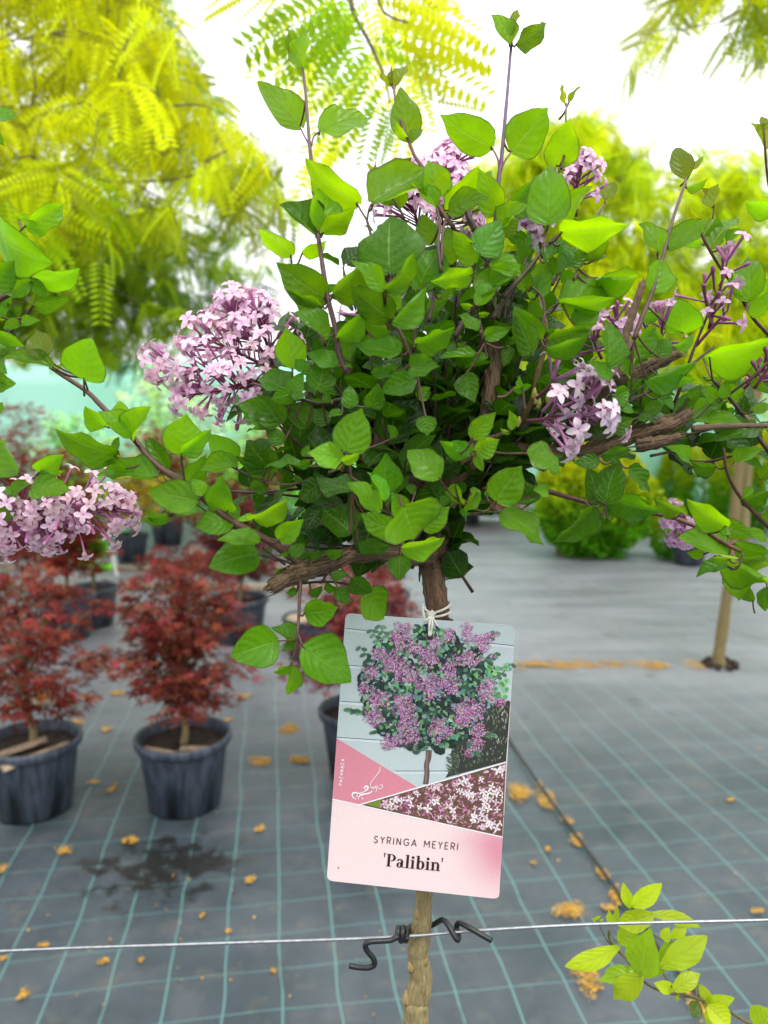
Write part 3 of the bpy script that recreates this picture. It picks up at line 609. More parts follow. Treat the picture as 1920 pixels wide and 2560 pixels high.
hand_leaves(fm, tb, 'I', [
 (700,640,795,650,.55), (660,565,765,505,.9), (600,1240,490,1000,.62,1,dg), (612,1232,700,955,.72,0,dg), (760,1010,895,1170,.42,1,dg), (620,1208,995,1300,.3), (530,1262,262,1495,.42,0,dg), (560,1272,665,1355,.6,1,br), (1100,1300,910,1200,.3,0,yg),
 (1385,1385,1125,1205,.5,-1,br), (1355,1370,1575,1460,.6,0,br), (1400,1575,1060,1460,.45,-1,br), (1420,1600,1665,1760,.5,-1,br), (1480,1600,1680,1640,.5,0,br), (1400,1660,1185,1722,.42), (1450,1680,1475,1880,.9,1,yg), (1450,1500,1680,1560,.55,1,dg), (1659,1790,1640,1945,.6,1,dg),
 (1400,1400,1250,1370,.7,0,br), (1400,1440,1320,1440,.6,-1,br), (1530,1420,1659,1500,.5,0,br), (1240,1570,1130,1560,.6,0,yg), (1400,1600,1290,1590,.5,0,br), (1560,1870,1500,1740,.6,2,dg), (100,915,325,1055,.52,-1,br), (290,930,335,1010,.8,1,dg), (560,960,390,980,.6,0,dg), (590,920,775,890,.32), (232,1160,130,1152,.75,-1,yg),
 (780,1180,900,1230,.3,1,yg), (950,290,1030,160,.7,1), (760,420,640,300,.4,1), (640,430,490,310,.42), (880,440,1210,320,.32), (560,760,640,640,.6,1,dg), (640,760,790,690,.7,1,dg), (820,700,920,660,.5,1), (860,640,1000,580,.7,2,dg), (950,560,1050,640,.5,1), (770,520,860,430,.5,1),
 (1150,560,1240,470,.6,1), (1000,420,1190,440,.5,1), (1000,200,900,90,.55,2), (930,280,840,180,.5,2), (220,230,530,120,.35,-1), (130,270,10,0,.5,-1), (1060,230,1180,160,.5,1)])
hand_leaves(fm, tb, 'D', [(485,955,600,795,.85,-1,br), (510,1008,692,1152,.45,-1,br), (330,985,380,1010,.5), (560,940,700,900,.6,2,dg), (640,960,600,860,.9,2,dg), (560,470,640,450,.4,-1,(.9,1,.9)), (600,470,585,410,.4,-1), (560,640,540,560,.3,-1,yg), (545,655,500,640,.4,-1,yg), (395,760,430,830,.6,0,br), (440,930,480,880,.6,1), (380,900,420,960,.5,1,br)])
hand_leaves(fm, tb, 'F', [
 (235,700,195,425,.78,0,yg), (470,480,238,335,.5), (430,300,190,190,.4), (440,290,330,165,.7,1), (530,500,710,300,.5), (870,380,600,150,.62), (875,330,900,100,.5,1), (880,440,680,360,.5,1,dg), (890,400,1112,165,.38,-1), (1390,95,1125,140,.42), (1440,290,1620,120,.32), (1450,230,1659,40,.5),
 (520,680,325,600,.55), (335,720,250,640,.7), (400,840,430,640,.95), (230,870,310,725,.72), (230,860,0,770,.55), (240,862,90,905,.85,-1), (225,880,332,870,.5,-1), (160,1060,0,860,.8,0,dg), (330,1080,190,950,.9,1,dg), (180,1180,60,1090,.75), (610,960,605,805,.75,-1), (930,600,630,550,.42), (600,650,650,435,.5,1,dg),
 (740,955,795,790,.78), (1030,770,800,860,.68), (910,720,730,730,.5,1,dg), (1000,700,1195,690,.78,-1,dg), (1040,540,1300,430,.52), (1440,450,1300,350,.45), (1480,490,1655,450,.6), (1420,610,1170,635,.25), (1350,750,1420,930,.8,1,dg), (1100,1015,1110,1145,1.1,0,dg), (590,1240,690,950,.88,-2,yg),
 (560,1290,325,1250,.75,-2,br), (560,1305,678,1245,.5,-3,br), (1405,1150,1560,982,.62,-2,br), (1390,1240,1185,1170,.5), (1390,1250,1262,1170,.6,-1), (1425,1240,1580,1160,.85,-1,br), (1200,240,1290,180,.6,1), (1120,320,1270,220,.6,2,dg), (1340,180,1250,60,.6,2), (1400,300,1320,280,.5),
 (1440,350,1520,345,.35), (860,820,960,700,.6,1,dg), (1050,900,1130,820,.9,2,dg), (480,920,430,860,.7,0), (560,1000,460,1020,.45,0), (900,1150,850,1060,.6,2,dg), (350,1300,240,1340,.5,0,dg), (330,1340,40,1350,.25,0), (460,1060,360,960,.8,2,dg), (620,700,560,690,.4), (1640,560,1600,700,.6,1,dg),
 (1310,560,1230,640,.7,2,dg), (1500,620,1405,650,.6,1,dg), (80,1250,0,1160,.8,1,dg), (300,1270,350,1195,.6,0)])
hand_leaves(fm, tb, 'G', [
 (1035,450,1050,208,.88,-1), (1390,372,1178,190,.75,-1,br), (1010,580,788,400,.5,-1,br), (1042,522,920,328,.3,-2,(1.5,1.6,1.6)), (1165,560,1235,778,1.6,-4,br), (1125,712,875,600,.58,-3,br), (1290,700,1465,560,.8,-3,br), (1160,830,1440,755,.42,-2,br), (1130,600,1080,462,.8,-2,br),
 (820,740,630,575,.92,0,dg), (870,790,1090,815,.3), (830,448,590,370,.52,0,dg), (610,420,480,520,.9,1,dg), (365,770,520,640,.72,-1,br), (430,870,530,800,.8), (450,880,332,885,.2), (700,1010,810,1000,.6), (740,1090,810,1200,.85,0), (830,1030,965,1120,.8), (905,1115,1040,1300,.9,0,yg),
 (400,960,295,1035,.5), (360,1060,378,1115,.6), (470,1110,402,1122,.9), (570,1140,640,1070,.6,1), (660,1060,740,1110,.6,1), (1400,560,1480,480,.5,1), (1240,470,1160,420,.6,2,dg), (940,650,860,600,.5,1,dg), (760,870,640,850,.6,1,dg), (560,900,650,850,.6,1,dg), (520,400,450,350,.4,1,dg), (1500,420,1560,560,.5,0,br), (1640,470,1540,600,.4,0,br)], Yfix=None)
hand_leaves(fm, tb, 'G', [(1140,885,1138,1050,.95,0,dg)], Yfix=.425)
hand_leaves(fm, tb, 'G', [(190,640,425,505,.42,-1,br), (190,650,80,650,.45,-1,br), (525,1245,750,1210,.82,0), (345,1430,25,1540,.88,-1,(1.05,1.1,.8)), (470,1420,300,1345,.55,1,dg), (465,1430,370,1500,.6,1,dg), (525,1480,832,1705,.86,-1,(1.05,1.1,.8)), (430,1590,315,1638,.45,-1,yg), (435,1600,405,1790,.55,0,yg)], Yfix=.40)
hand_leaves(fm, tb, 'J', [
 (1025,930,750,880,.58,-1,br), (1055,905,990,820,.8,-1,br), (1180,985,1150,800,.75,0), (940,690,965,485,1.1,-1,br), (940,690,1100,560,.4,-2), (1215,740,1070,585,.7,1), (1225,742,1025,785,.5,0,br), (800,812,490,808,.34,0), (960,850,1075,690,.6,1,dg), (870,770,765,600,.62,1,dg), (680,600,505,470,.55,-1,br), (690,600,785,445,.5,-1,br),
 (650,590,620,412,.85,1,br), (540,550,435,440,.7,1), (600,700,278,560,.42), (600,705,620,600,.4), (435,300,480,82,1.0,-1,(1.1,1.1,1.0)), (228,192,190,45,.8,0,rd), (270,242,0,200,.28,0,yg), (650,770,525,735,.5,0), (1205,1045,1005,1080,.75,0), (1340,1140,1118,1140,.42,-1,br), (1335,1215,1070,1290,.78,0,(.8,.9,.8)), (780,1040,750,980,.5,1), (870,1010,720,1030,.4,1,dg),
 (265,250,330,215,.3,1,yg)], Yfix=.41)
hand_leaves(fm, tb, 'J', [(1430,530,1228,430,.75,0,dg), (1400,770,1275,620,.92,1,dg), (1430,785,1215,700,.4,1,dg), (1190,1060,1240,950,.6,2,dg), (1390,850,1290,870,.8,2,dg)])

# the dense inside of the crown: twigs with opposite leaves growing out from the fork
def ell(cx, cy, rx, ry, Yc, ryY, n): return (P(cx, cy, Yc), rx / FPX * Yc, ry / FPX * Yc, ryY, n)
fork = P(1080, 1230, .48)
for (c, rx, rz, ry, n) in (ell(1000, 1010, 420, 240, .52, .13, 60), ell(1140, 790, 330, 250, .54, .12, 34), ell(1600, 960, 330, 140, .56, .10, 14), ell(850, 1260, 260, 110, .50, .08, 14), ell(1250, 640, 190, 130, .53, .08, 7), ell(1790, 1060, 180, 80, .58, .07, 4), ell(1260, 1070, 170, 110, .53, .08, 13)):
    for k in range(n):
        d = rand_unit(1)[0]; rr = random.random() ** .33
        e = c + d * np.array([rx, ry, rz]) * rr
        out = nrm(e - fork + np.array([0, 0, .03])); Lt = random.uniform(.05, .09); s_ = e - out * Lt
        mid = (s_ + e) / 2 + rand_unit(1)[0] * .006
        cc = tube(tb, [s_, mid, e], [.0011, .0009, .0005], 5, 4, dk, .1)
        nn = int(Lt / .016); ang = random.random() * 3.14
        for j in range(nn):
            f_ = (j + 1) / nn; p = cc[min(len(cc) - 1, int(f_ * (len(cc) - 1)))]
            sidev = nrm(np.cross(out, [math.cos(ang), math.sin(ang), .3])); ang += math.pi / 2
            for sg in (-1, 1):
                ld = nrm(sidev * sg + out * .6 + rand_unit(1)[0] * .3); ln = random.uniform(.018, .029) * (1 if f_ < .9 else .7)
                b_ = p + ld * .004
                leaf(fm, b_, b_ + ld * ln, random.uniform(.75, .98), 0, random.uniform(.1, .4), random.uniform(0, .2), .05, 0, np.array([.22, .33, .4]) * random.uniform(.7, 1.2),  # inner leaves tinted dark, crown shade put into their colour
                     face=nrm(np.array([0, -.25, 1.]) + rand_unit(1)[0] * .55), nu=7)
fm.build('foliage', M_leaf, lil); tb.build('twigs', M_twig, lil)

# flower panicles
def PX(c, x, y, Y): return P(*cr(c, x, y), Y)
panicle('flower_cluster', lil, [(PX('C', 1180, 370, .47), PX('C', 1000, 130, .455), .034), (PX('C', 1180, 370, .47), PX('C', 1110, 130, .46), .030), (PX('C', 1170, 380, .46), PX('C', 860, 240, .445), .032)], 88, fdir=(0, -.2, .1), pale=(1.08, 1.12, 1.06))
panicle('flower_cluster', lil, [(PX('C', 1130, 440, .455), PX('C', 700, 360, .43), .033), (PX('C', 1130, 450, .455), PX('C', 800, 500, .43), .028), (PX('C', 1120, 430, .455), PX('C', 960, 470, .43), .03)], 84, fdir=(-.1, -.25, 0), pale=(1.08, 1.12, 1.06))
panicle('flower_cluster', lil, [(PX('I', 150, 700, .42), PX('I', 290, 690, .415), .032), (PX('I', 330, 680, .42), PX('I', 540, 700, .415), .034), (PX('I', 200, 520, .425), PX('I', 290, 430, .42), .026), (PX('I', 330, 620, .42), PX('I', 500, 590, .415), .030)], 46, flen=.017, pale=(1.14, 1.38, 1.2), fsz=.92, fdir=(0, -.45, 0), buds=.02)
panicle('flower_cluster', lil, [(PX('H', 1290, 1300, .46), PX('H', 1400, 900, .455), .024), (PX('H', 1290, 1300, .46), PX('H', 1230, 1060, .455), .024), (PX('H', 1230, 1420, .46), PX('H', 1400, 1230, .455), .018)], 26, flen=.0135, buds=.45, pale=(.88, .85, .85))
panicle('flower_cluster', lil, [(PX('E', 1060, 1120, .49), PX('E', 1000, 800, .475), .038), (PX('E', 1150, 1100, .49), PX('E', 1330, 900, .475), .034), (PX('E', 1150, 1000, .49), PX('E', 1290, 640, .485), .028)], 170, fdir=(0, -.3, .3), pale=(1.1, 1.1, 1.1))
panicle('flower_cluster', lil, [(PX('B', 680, 1080, .46), PX('B', 655, 920, .45), .028)], 34, pale=(.85, .85, .95), buds=.1, fdir=(0, -.5, .2))
panicle('flower_cluster', lil, [(PX('B', 830, 900, .50), PX('B', 835, 740, .49), .026)], 26, fdir=(0, -.3, .2))
panicle('flower_cluster', lil, [(PX('F', 900, 400, .50), PX('F', 830, 20, .49), .034)], 30, fdir=(0, -.3, 0))
panicle('flower_cluster', lil, [(PX('H', 700, 1500, .50), PX('H', 670, 1290, .49), .024), (PX('H', 960, 1450, .52), PX('H', 980, 1290, .51), .024), (PX('I', 560, 260, .50), PX('I', 520, 170, .5), .018)], 44, fdir=(0, -.3, .2))
panicle('flower_cluster', lil, [(PX('I', 1180, 1330, .52), PX('I', 1080, 1330, .51), .020), (PX('I', 1210, 1400, .52), PX('I', 1110, 1420, .51), .018)], 26, pale=(.95, .9, 1), fdir=(0, -.3, 0))
panicle('flower_cluster', lil, [(PX('I', 1500, 500, .50), PX('I', 1660, 330, .49), .014)], 12, buds=.9, pale=(.75, .7, .7))
tbud = MB()
for (x, y) in ((135, 560), (150, 600), (225, 590), (165, 625), (35, 745)):
    p = PX('I', x, y, .44); tube(tbud, [p, p + [.0008, 0, .003], p + [.001, 0, .006]], [.0008, .0016, .0005], 7, 3, (1, 1, 1))
tbud.build('bud', simple_mat('yellow_bud', (.45, .40, .10), .6, .3, 300), lil)

# ================================================================== NEIGHBOUR LILACS at the left and right edges
def neighbour(label, bx, Yb):
    t = thing('lilac_tree', (bx, Yb, 0), label, 'lilac'); m_ = MB()
    return t, m_
TW.clear()
lf, m_ = neighbour('lilac whose leafy twigs and long flower spike reach in at the left edge', P(-480, 1500, .50)[0], .50)
tk = P(-480, 1500, .50)
tube(m_, [tk * [1, 1, 0], tk * [1, 1, .5], tk, P(-470, 1200, .50)], [.011, .009, .0085, .009], 14, 6, (1, 1, 1), .12); m_.build('trunk', M_stem, lf)
m_ = MB()
for e in ((-250, 1000, .5), (-120, 820, .48), (-200, 1330, .47), (-350, 850, .55)): tube(m_, [P(-470, 1220, .5), P((e[0] - 470) / 2 + 20, (e[1] + 1220) / 2, .5), P(*e)], [.006, .005, .0035], 10, 5, (1, 1, 1), .15)
m_.build('branch', M_bark, lf)
tl = MB(); fl = MB()
twig(tl, 'M', [(-380, 1960, .48), (-200, 1850, .46), (-20, 1745, .45), (100, 1680, .445), (200, 1620, .44), (290, 1560, .44)], .0022, .0013)
twig(tl, 'M', [(-100, 2150, .46), (60, 2010, .455), (160, 1910, .45), (280, 1760, .445)], .0014, .0009); twig(tl, 'M', [(240, 1570, .44), (235, 1350, .44), (150, 1220, .44), (240, 1120, .44)], .0008, .0006)
twig(tl, 'J', [(-420, 1130, .47), (-200, 1050, .46), (50, 910, .45), (130, 860, .445), (205, 790, .44)], .0014, .0009)
twig(tl, 'J', [(-420, 1130, .47), (-150, 1060, .465), (100, 1005, .46), (250, 1010, .46), (400, 1005, .46), (520, 1000, .455)], .0017, .0009, tint=(.7, .5, .5))
twig(tl, 'M', [(-300, 1700, .46), (-200, 900, .45), (-80, 300, .45)], .002, .001)
hand_leaves(fl, tl, 'M', [(240,1130,520,970,.58,0,(1.2,1.05,.7)), (-50,1180,430,1455,.5,-1), (305,1570,650,1480,.5), (-80,1640,120,1420,.85,-2), (250,1590,30,1690,.6,-1), (250,1590,380,1735,.62,-1), (270,1780,562,1715,.42), (-80,290,152,300,.5), (-60,400,42,530,.6),
 (-60,1850,82,1800,.7,-1,dg), (150,1910,20,1970,.7), (170,1930,332,1900,.42), (-40,2000,200,2110,.42,-1), (-40,2100,150,2060,.5), (150,1100,230,1060,.5,1), (200,1150,392,1190,.35,0), (60,2200,-20,2050,.7,0), (130,1900,60,1750,.6,1,dg), (240,1560,330,1430,.5,1,bl), (60,1850,180,1780,.5,1,dg), (-60,1550,60,1900,.6,1,dg), (-40,2200,60,2330,.7)], Yfix=.44)
hand_leaves(fl, tl, 'J', [(95,790,-10,620,.5), (205,790,340,690,.62), (160,880,380,885,.55,-1), (60,900,165,850,.5), (-40,1010,96,1010,.75,-1), (20,870,90,930,.4), (205,795,345,780,.35), (-60,300,40,340,.6), (-40,320,90,330,.75), (-20,480,15,420,.5), (-100,700,-10,760,.6)], Yfix=.44)
for k in range(26):        # the rest of its crown, outside the frame
    e = P(-420, 1050, .52) + rand_unit(1)[0] * np.array([.10, .12, .09]) * random.random() ** .4
    out = nrm(e - P(-470, 1220, .5)); s_ = e - out * .06; cc = tube(tl, [s_, e], [.001, .0005], 5, 4, dk)
    for j in range(8):
        ld = nrm(rand_unit(1)[0] + out * .6); b_ = cc[min(4, j // 2 + 1)]
        leaf(fl, b_, b_ + ld * random.uniform(.018, .028), .8, 0, .3, .1, .05, 0, (.9, .95, .9), face=nrm(np.array([0, -.2, 1.]) + rand_unit(1)[0] * .5), nu=7)
fl.build('foliage', M_leaf, lf); tl.build('twigs', M_twig, lf)
panicle('flower_cluster', lf, [(PX('J', 0, 990, .455), PX('J', 300, 985, .45), .036), (PX('J', 280, 990, .45), PX('J', 600, 985, .45), .036), (PX('J', 180, 1010, .455), PX('J', 290, 1110, .45), .026), (PX('J', -60, 1000, .455), PX('J', 60, 1080, .45), .03)], 170, fdir=(.1, -.3, 0), pale=(1.12, 1.2, 1.08), buds=.12, flen=.0125)

TW.clear()
rt, m_ = neighbour('lilac whose bright leaves and thin twigs lean in at the right edge', P(2350, 1500, .56)[0], .56)
tk = P(2350, 1500, .56)
tube(m_, [tk * [1, 1, 0], tk * [1, 1, .5], tk, P(2340, 1250, .56)], [.011, .009, .0085, .009], 14, 6, (1, 1, 1), .12); m_.build('trunk', M_stem, rt)
m_ = MB()
for e in ((2100, 1330, .54), (2050, 1150, .52), (2150, 950, .55)): tube(m_, [P(2340, 1270, .56), P((e[0] + 2340) / 2, (e[1] + 1290) / 2, .55), P(*e)], [.006, .005, .0035], 10, 5, (1, 1, 1), .15)
m_.build('branch', M_bark, rt)
tl = MB(); fl = MB()
twig(tl, 'I', [(2100, 1850, .52), (1800, 1510, .50), (1659, 1390, .49), (1480, 1200, .485), (1395, 1040, .48), (1370, 880, .48)], .0022, .0011, tint=(.8, .6, .5))
twig(tl, 'I', [(2100, 1500, .52), (1800, 1120, .51), (1659, 900, .50), (1600, 820, .50), (1450, 610, .495), (1300, 440, .49)], .0022, .0012, tint=(.6, .45, .4))
twig(tl, 'H', [(2050, 1800, .52), (1800, 1560, .50), (1659, 1390, .49), (1560, 1280, .485), (1450, 1090, .48), (1380, 1000, .48), (1290, 860, .475), (1210, 700, .475), (1200, 640, .475)], .0018, .0009, tint=(.9, .7, .6))
twig(tl, 'H', [(1900, 1000, .49), (1720, 700, .48), (1660, 400, .475), (1640, 190, .47), (1632, 60, .47)], .0012, .0007, tint=(1.1, .9, .6)); twig(tl, 'H', [(1300, 640, .475), (1310, 560, .475)], .0006, .0005)
twig(tl, 'I', [(1400, 540, .49), (1480, 480, .485), (1560, 420, .48), (1660, 320, .48)], .0012, .0009)
hand_leaves(fl, tl, 'H', [(1290,830,1482,632,.36,0,(1.3,1,.6)), (1300,560,1335,405,.5,0,rd), (1285,545,1225,432,.35,1,rd), (1540,1170,1530,885,.66,0,yg), (1550,1270,1665,1100,.6,-1,yg), (1700,600,1500,525,.35), (1640,190,1540,15,.42,0,rd), (1632,60,1615,-30,.45,0,rd), (1400,790,1512,715,.5), (1230,800,1110,760,.5,1), (1290,830,1340,620,.55,1), (1210,640,1140,570,.4,0,rd), (1225,640,1235,585,.3,0,rd), (1600,1180,1680,1000,.6,1,yg), (1430,1000,1500,1150,.4,0)], Yfix=.475, tint=(1.15, 1.1, .75))
hand_leaves(fl, tl, 'I', [(1280,290,1720,170,.52,-1,yg), (1190,690,1510,725,.32,0,yg), (1190,690,1395,575,.55,1), (1580,760,1298,845,.45,0,dg), (1440,970,1640,880,.45,0,yg), (1320,1000,1150,960,.55,0,dg), (1150,960,990,868,.32), (1490,1240,1690,1150,.5,0,dg), (1370,560,1385,435,.65,-1,yg), (1320,570,1240,470,.65,0), (1480,560,1330,470,.6,1), (1560,440,1659,520,.6,0), (1560,640,1680,600,.6,0,yg), (1590,760,1680,700,.5), (1400,330,1560,280,.5,1,yg), (1500,300,1659,400,.6,1), (1620,1080,1680,960,.6,1,yg), (1500,1200,1560,1120,.6,1), (1600,1340,1680,1260,.5,0,yg), (1240,420,1400,400,.3,1,yg), (1240,300,1400,240,.5,2,yg)], Yfix=.49)
hand_leaves(fl, tl, 'I', [(1660,1560,1760,1700,.7), (1700,1400,1800,1500,.7), (1660,1260,1800,1300,.7)], Yfix=.49)
for k in range(26):
    e = P(2250, 1080, .58) + rand_unit(1)[0] * np.array([.10, .12, .09]) * random.random() ** .4
    out = nrm(e - P(2340, 1270, .56)); s_ = e - out * .06; cc = tube(tl, [s_, e], [.001, .0005], 5, 4, dk)
    for j in range(8):
        ld = nrm(rand_unit(1)[0] + out * .6); b_ = cc[min(4, j // 2 + 1)]
        leaf(fl, b_, b_ + ld * random.uniform(.018, .028), .8, 0, .3, .1, .05, 0, (1, 1, .9), face=nrm(np.array([0, -.2, 1.]) + rand_unit(1)[0] * .5), nu=7)
fl.build('foliage', M_leaf, rt); tl.build('twigs', M_twig, rt)
panicle('flower_cluster', rt, [(PX('I', 1600, 450, .485), PX('I', 1700, 300, .48), .016)], 12, buds=.9, pale=(.8, .7, .75))

# ================================================================== CLIMBER, bottom right
TW.clear()
cb = thing('climbing_vine', (P(2050, 2600, .58)[0], .58, 0), 'glossy yellow-green climber arching up from the bottom right corner behind the wire', 'climber')
tl = MB(); fl = MB(); YV = .56; vt = (1.3, 2.2, .8)
b_ = P(2020, 2620, YV)
for pts, r0, r1 in (([(1900, 2120), (1659, 2010), (1540, 1970), (1400, 1890), (1240, 1832), (1110, 1805), (1000, 1772), (920, 1712), (860, 1620), (795, 1560), (745, 1490), (745, 1440)], .0018, .0011),
                    ([(1240, 1832), (1120, 1780), (1050, 1680), (1010, 1600), (970, 1480), (940, 1400), (870, 1305)], .0013, .0009), ([(1310, 1862), (1240, 1730), (1190, 1650), (1130, 1590), (1050, 1470)], .0013, .0009), ([(800, 1555), (740, 1510), (700, 1440), (685, 1400)], .0007, .0005)):
    twig(tl, 'L', pts, r0, r1, Y=YV, tint=vt, knob=.1)
tube(tl, [b_ * [1, 1, 0], b_ * [1, 1, .5] + [.02, .01, 0], P(*cr('L', 1900, 2120), YV)], [.003, .0026, .0018], 8, 6, (1, 1.4, .7), .1)
VP = np.array([.05, .30, .55, .80, .95, 1.0, .93, .75, .45, .22, 0])
def vine_leaves(rows):
    for r_ in rows:
        bx, by, tx, ty, w_ = r_[:5]; k = r_[5] if len(r_) > 5 else 0
        p0 = P(*cr('L', bx, by), YV - .012 - k * .008); L0 = np.linalg.norm(P(*cr('L', tx, ty), YV) - p0); p1 = P(*cr('L', tx, ty), YV - .012 - k * .008 + L0 * random.uniform(-.3, .2))
        leaf(fl, p0, p1, w_ * 1.1, random.uniform(-.4, .4), random.uniform(.1, .35), random.uniform(.1, .25), .025, random.uniform(-.06, .06), np.array(r_[6] if len(r_) > 6 else (1, 1, 1)) * random.uniform(.9, 1.1), prof=VP)
        tw = np.array(TW); i = int(np.argmin(np.linalg.norm(tw - p0, axis=1))); petiole(tl, tw[i], p0, .0006, vt)
vine_leaves([(790,1540,485,1650,.32), (865,1310,825,1165,.36), (882,1298,1050,1168,.42,1), (985,1350,780,1400,.55,1), (990,1350,1268,1425,.22), (762,1402,742,1325,.4,0), (775,1405,788,1290,.2,1), (800,1510,915,1420,.6,0,(.8,.9,.8)), (930,1685,985,1430,.58,2,(.7,.9,.8)), (915,1695,685,1735,.42,0,(.7,.9,.8)),
 (925,1705,770,1838,.5,2), (930,1700,1085,1640,.35,0,(.6,.8,.8)), (1055,1645,1308,1475,.45,1,(.9,.95,.9)), (1050,1645,1110,1500,.5,0,(.7,.9,.8)), (1120,1780,1002,1742,.5,1), (1120,1785,1268,1690,.5,2), (1300,1865,1468,1830,.42,1), (1330,1850,1262,1750,.38,1), (1310,1880,1440,2000,.8,2,(1.1,1.05,.8)), (1255,1855,1225,1945,.8,1,(.14,.22,.5)),
 (1600,2000,1700,1900,.8,1,(.8,.9,.8)), (1060,1500,1090,1420,.5,1), (1100,1480,1190,1410,.5,0), (1140,1810,1130,1850,.4), (1400,1900,1300,1980,.6,0), (660,1380,700,1360,.3), (675,1395,640,1370,.3), (690,1390,712,1372,.3), (950,1420,1000,1350,.4,1)])
fl.build('foliage', M_vine, cb); tl.build('stem', M_twig, cb)

# ================================================================== WIRE, TIE, TAG, STRING
TYW = .4655
mb = MB()
pts = [P(x, y, TYW) for x, y in ((-2200, 2470), (-900, 2425), (0, 2378), (500, 2360), (960, 2344), (1200, 2326), (1500, 2310), (1920, 2300), (2800, 2275), (4200, 2250))]
tube(mb, pts, [.00105, .00105], 10, 8, (1, 1, 1)); tag(mb.build('support_wire', M_wire), 'thin grey galvanised wire stretched level across the front of the lilac stem', 'wire')
mb = MB(); kk = .0018
def NP(x, y, Y): return P(*cr('N', x, y), Y)
path = [NP(236, 291, .458), NP(262, 296, .458), NP(300, 298, .457), NP(320, 288, .457), NP(318, 268, .457), NP(296, 240, .457), NP(290, 222, .457), NP(304, 210, .457), NP(340, 207, .458), NP(378, 204, .459), NP(398, 192, .460)]
for i in range(2 * 12 + 1):      # coil round the wire
    a = i / 12 * 2 * math.pi - math.pi / 2; c0 = NP(398 + i * 1.35, 185 - i * .1, TYW); path.append(c0 + np.array([0, -math.cos(a + math.pi / 2) * .0034, -math.cos(a) * .006 * 0 + math.sin(a + math.pi / 2) * .0042]))
path += [NP(440, 160, .480), NP(480, 162, .487), NP(520, 152, .480), NP(552, 135, .470), NP(570, 150, .466), NP(590, 185, .462), NP(604, 204, .461), NP(607, 185, .466), NP(600, 158, .470), NP(612, 146, .467), NP(640, 160, .463), NP(680, 183, .460), NP(720, 206, .458)]
tube(mb, path, [kk, kk], 10, 5, (1, 1, 1)); tag(mb.build('plant_tie', M_tie), 'black rubber-coated plant tie twisted round the wire behind the lilac stem', 'plant tie')

# ---- tag
tagthing = thing('plant_tag', P(1076, 1560, .455), 'rectangular printed plant tag in pink and white hanging from the lilac stem by a string', 'plant tag')
TL, TR, BR_, BL = P(865, 1534, .4565), P(1287, 1565, .4565), P(1247, 2246, .4505), P(817, 2203, .4505)
tn_ = nrm(np.cross(TR - TL, BL - TL)); tn_ = tn_ if tn_[1] < 0 else -tn_
TO = (TL + TR + BR_ + BL) / 4
CS = 1513 / 520.
def TP(cx, cy, layer=0):
    """point on the tag's face from a position in the close-up (face is a real plane)"""
    r = ray(800 + cx / CS, 1500 + cy / CS); o_ = np.array([0, 0, CAMZ]); k = (TO - o_).dot(tn_) / r.dot(tn_)
    return o_ + r * k + tn_ * layer
def rounded(corners, rad, n=7):
    out = []; m_ = len(corners)
    for i in range(m_):
        p = np.array(corners[i], float); a = np.array(corners[i - 1], float); b = np.array(corners[(i + 1) % m_], float)
        s_ = p + nrm(a - p) * rad; e_ = p + nrm(b - p) * rad
        for k in range(n + 1):
            q = k / n; out.append((1 - q) ** 2 * s_ + 2 * q * (1 - q) * p + q * q * e_)
    return out
outline = rounded([(186, 97), (1420, 188), (1302, 2176), (48, 2040)], 46)
card = MB(); n = len(outline)
V = [TP(*p) for p in outline] + [TP(*p) - tn_ * .0006 for p in outline]
card.add(V, [tuple(range(n)), tuple(range(2 * n - 1, n - 1, -1))] + [(i, n + i, n + (i + 1) % n, (i + 1) % n) for i in range(n)], (.80, .62, .61))
card.build('card', M_print, tagthing, smooth=False)
LY = .00007
class Art:
    def __init__(s, layer): s.m = MB(); s.l = layer * LY
    def poly(s, pts, col, d=0): s.m.add([TP(x, y, s.l + d * LY) for x, y in pts], [tuple(range(len(pts)))], col)
    def line(s, pts, wd, col, d=0, sm=True):
        p = np.array(pts, float); 
        if sm and len(p) > 2: p = smooth_path(np.c_[p, np.zeros(len(p))], 6)[:, :2]
        t_ = np.gradient(p, axis=0); t_ /= np.linalg.norm(t_, axis=1)[:, None] + 1e-9; nn = np.c_[-t_[:, 1], t_[:, 0]]
        ws = np.interp(np.linspace(0, 1, len(p)), np.linspace(0, 1, len(np.atleast_1d(wd))), np.atleast_1d(wd)) / 2
        V = []
        for a, b, w_ in zip(p, nn, ws): V += [TP(*(a - b * w_), s.l + d * LY), TP(*(a + b * w_), s.l + d * LY)]
        s.m.add(V, [(2 * i, 2 * i + 1, 2 * i + 3, 2 * i + 2) for i in range(len(p) - 1)], col)
    def blob(s, x, y, rx, ry, a, col, n=7, d=0):
        ca_, sa_ = math.cos(a), math.sin(a)
        s.poly([(x + rx * math.cos(t) * ca_ - ry * math.sin(t) * sa_, y + rx * math.cos(t) * sa_ + ry * math.sin(t) * ca_) for t in np.linspace(0, 2 * math.pi, n, endpoint=False)], col, d)
    def build(s, name): return s.m.build(name, M_print, tagthing, smooth=False)
def clipx(y): return 186 - (y - 97) * (138 / 1943), 1420 - (y - 188) * (118 / 1988)   # left / right edge of the card at height y
ph = Art(1)
top = rounded([(186, 97), (1420, 188)], 46)
o2 = [tuple(p) for p in outline[:16]]
ph.poly(o2 + [(1354, 1182), (700, 1360), (122, 1005)], (.50, .58, .58))
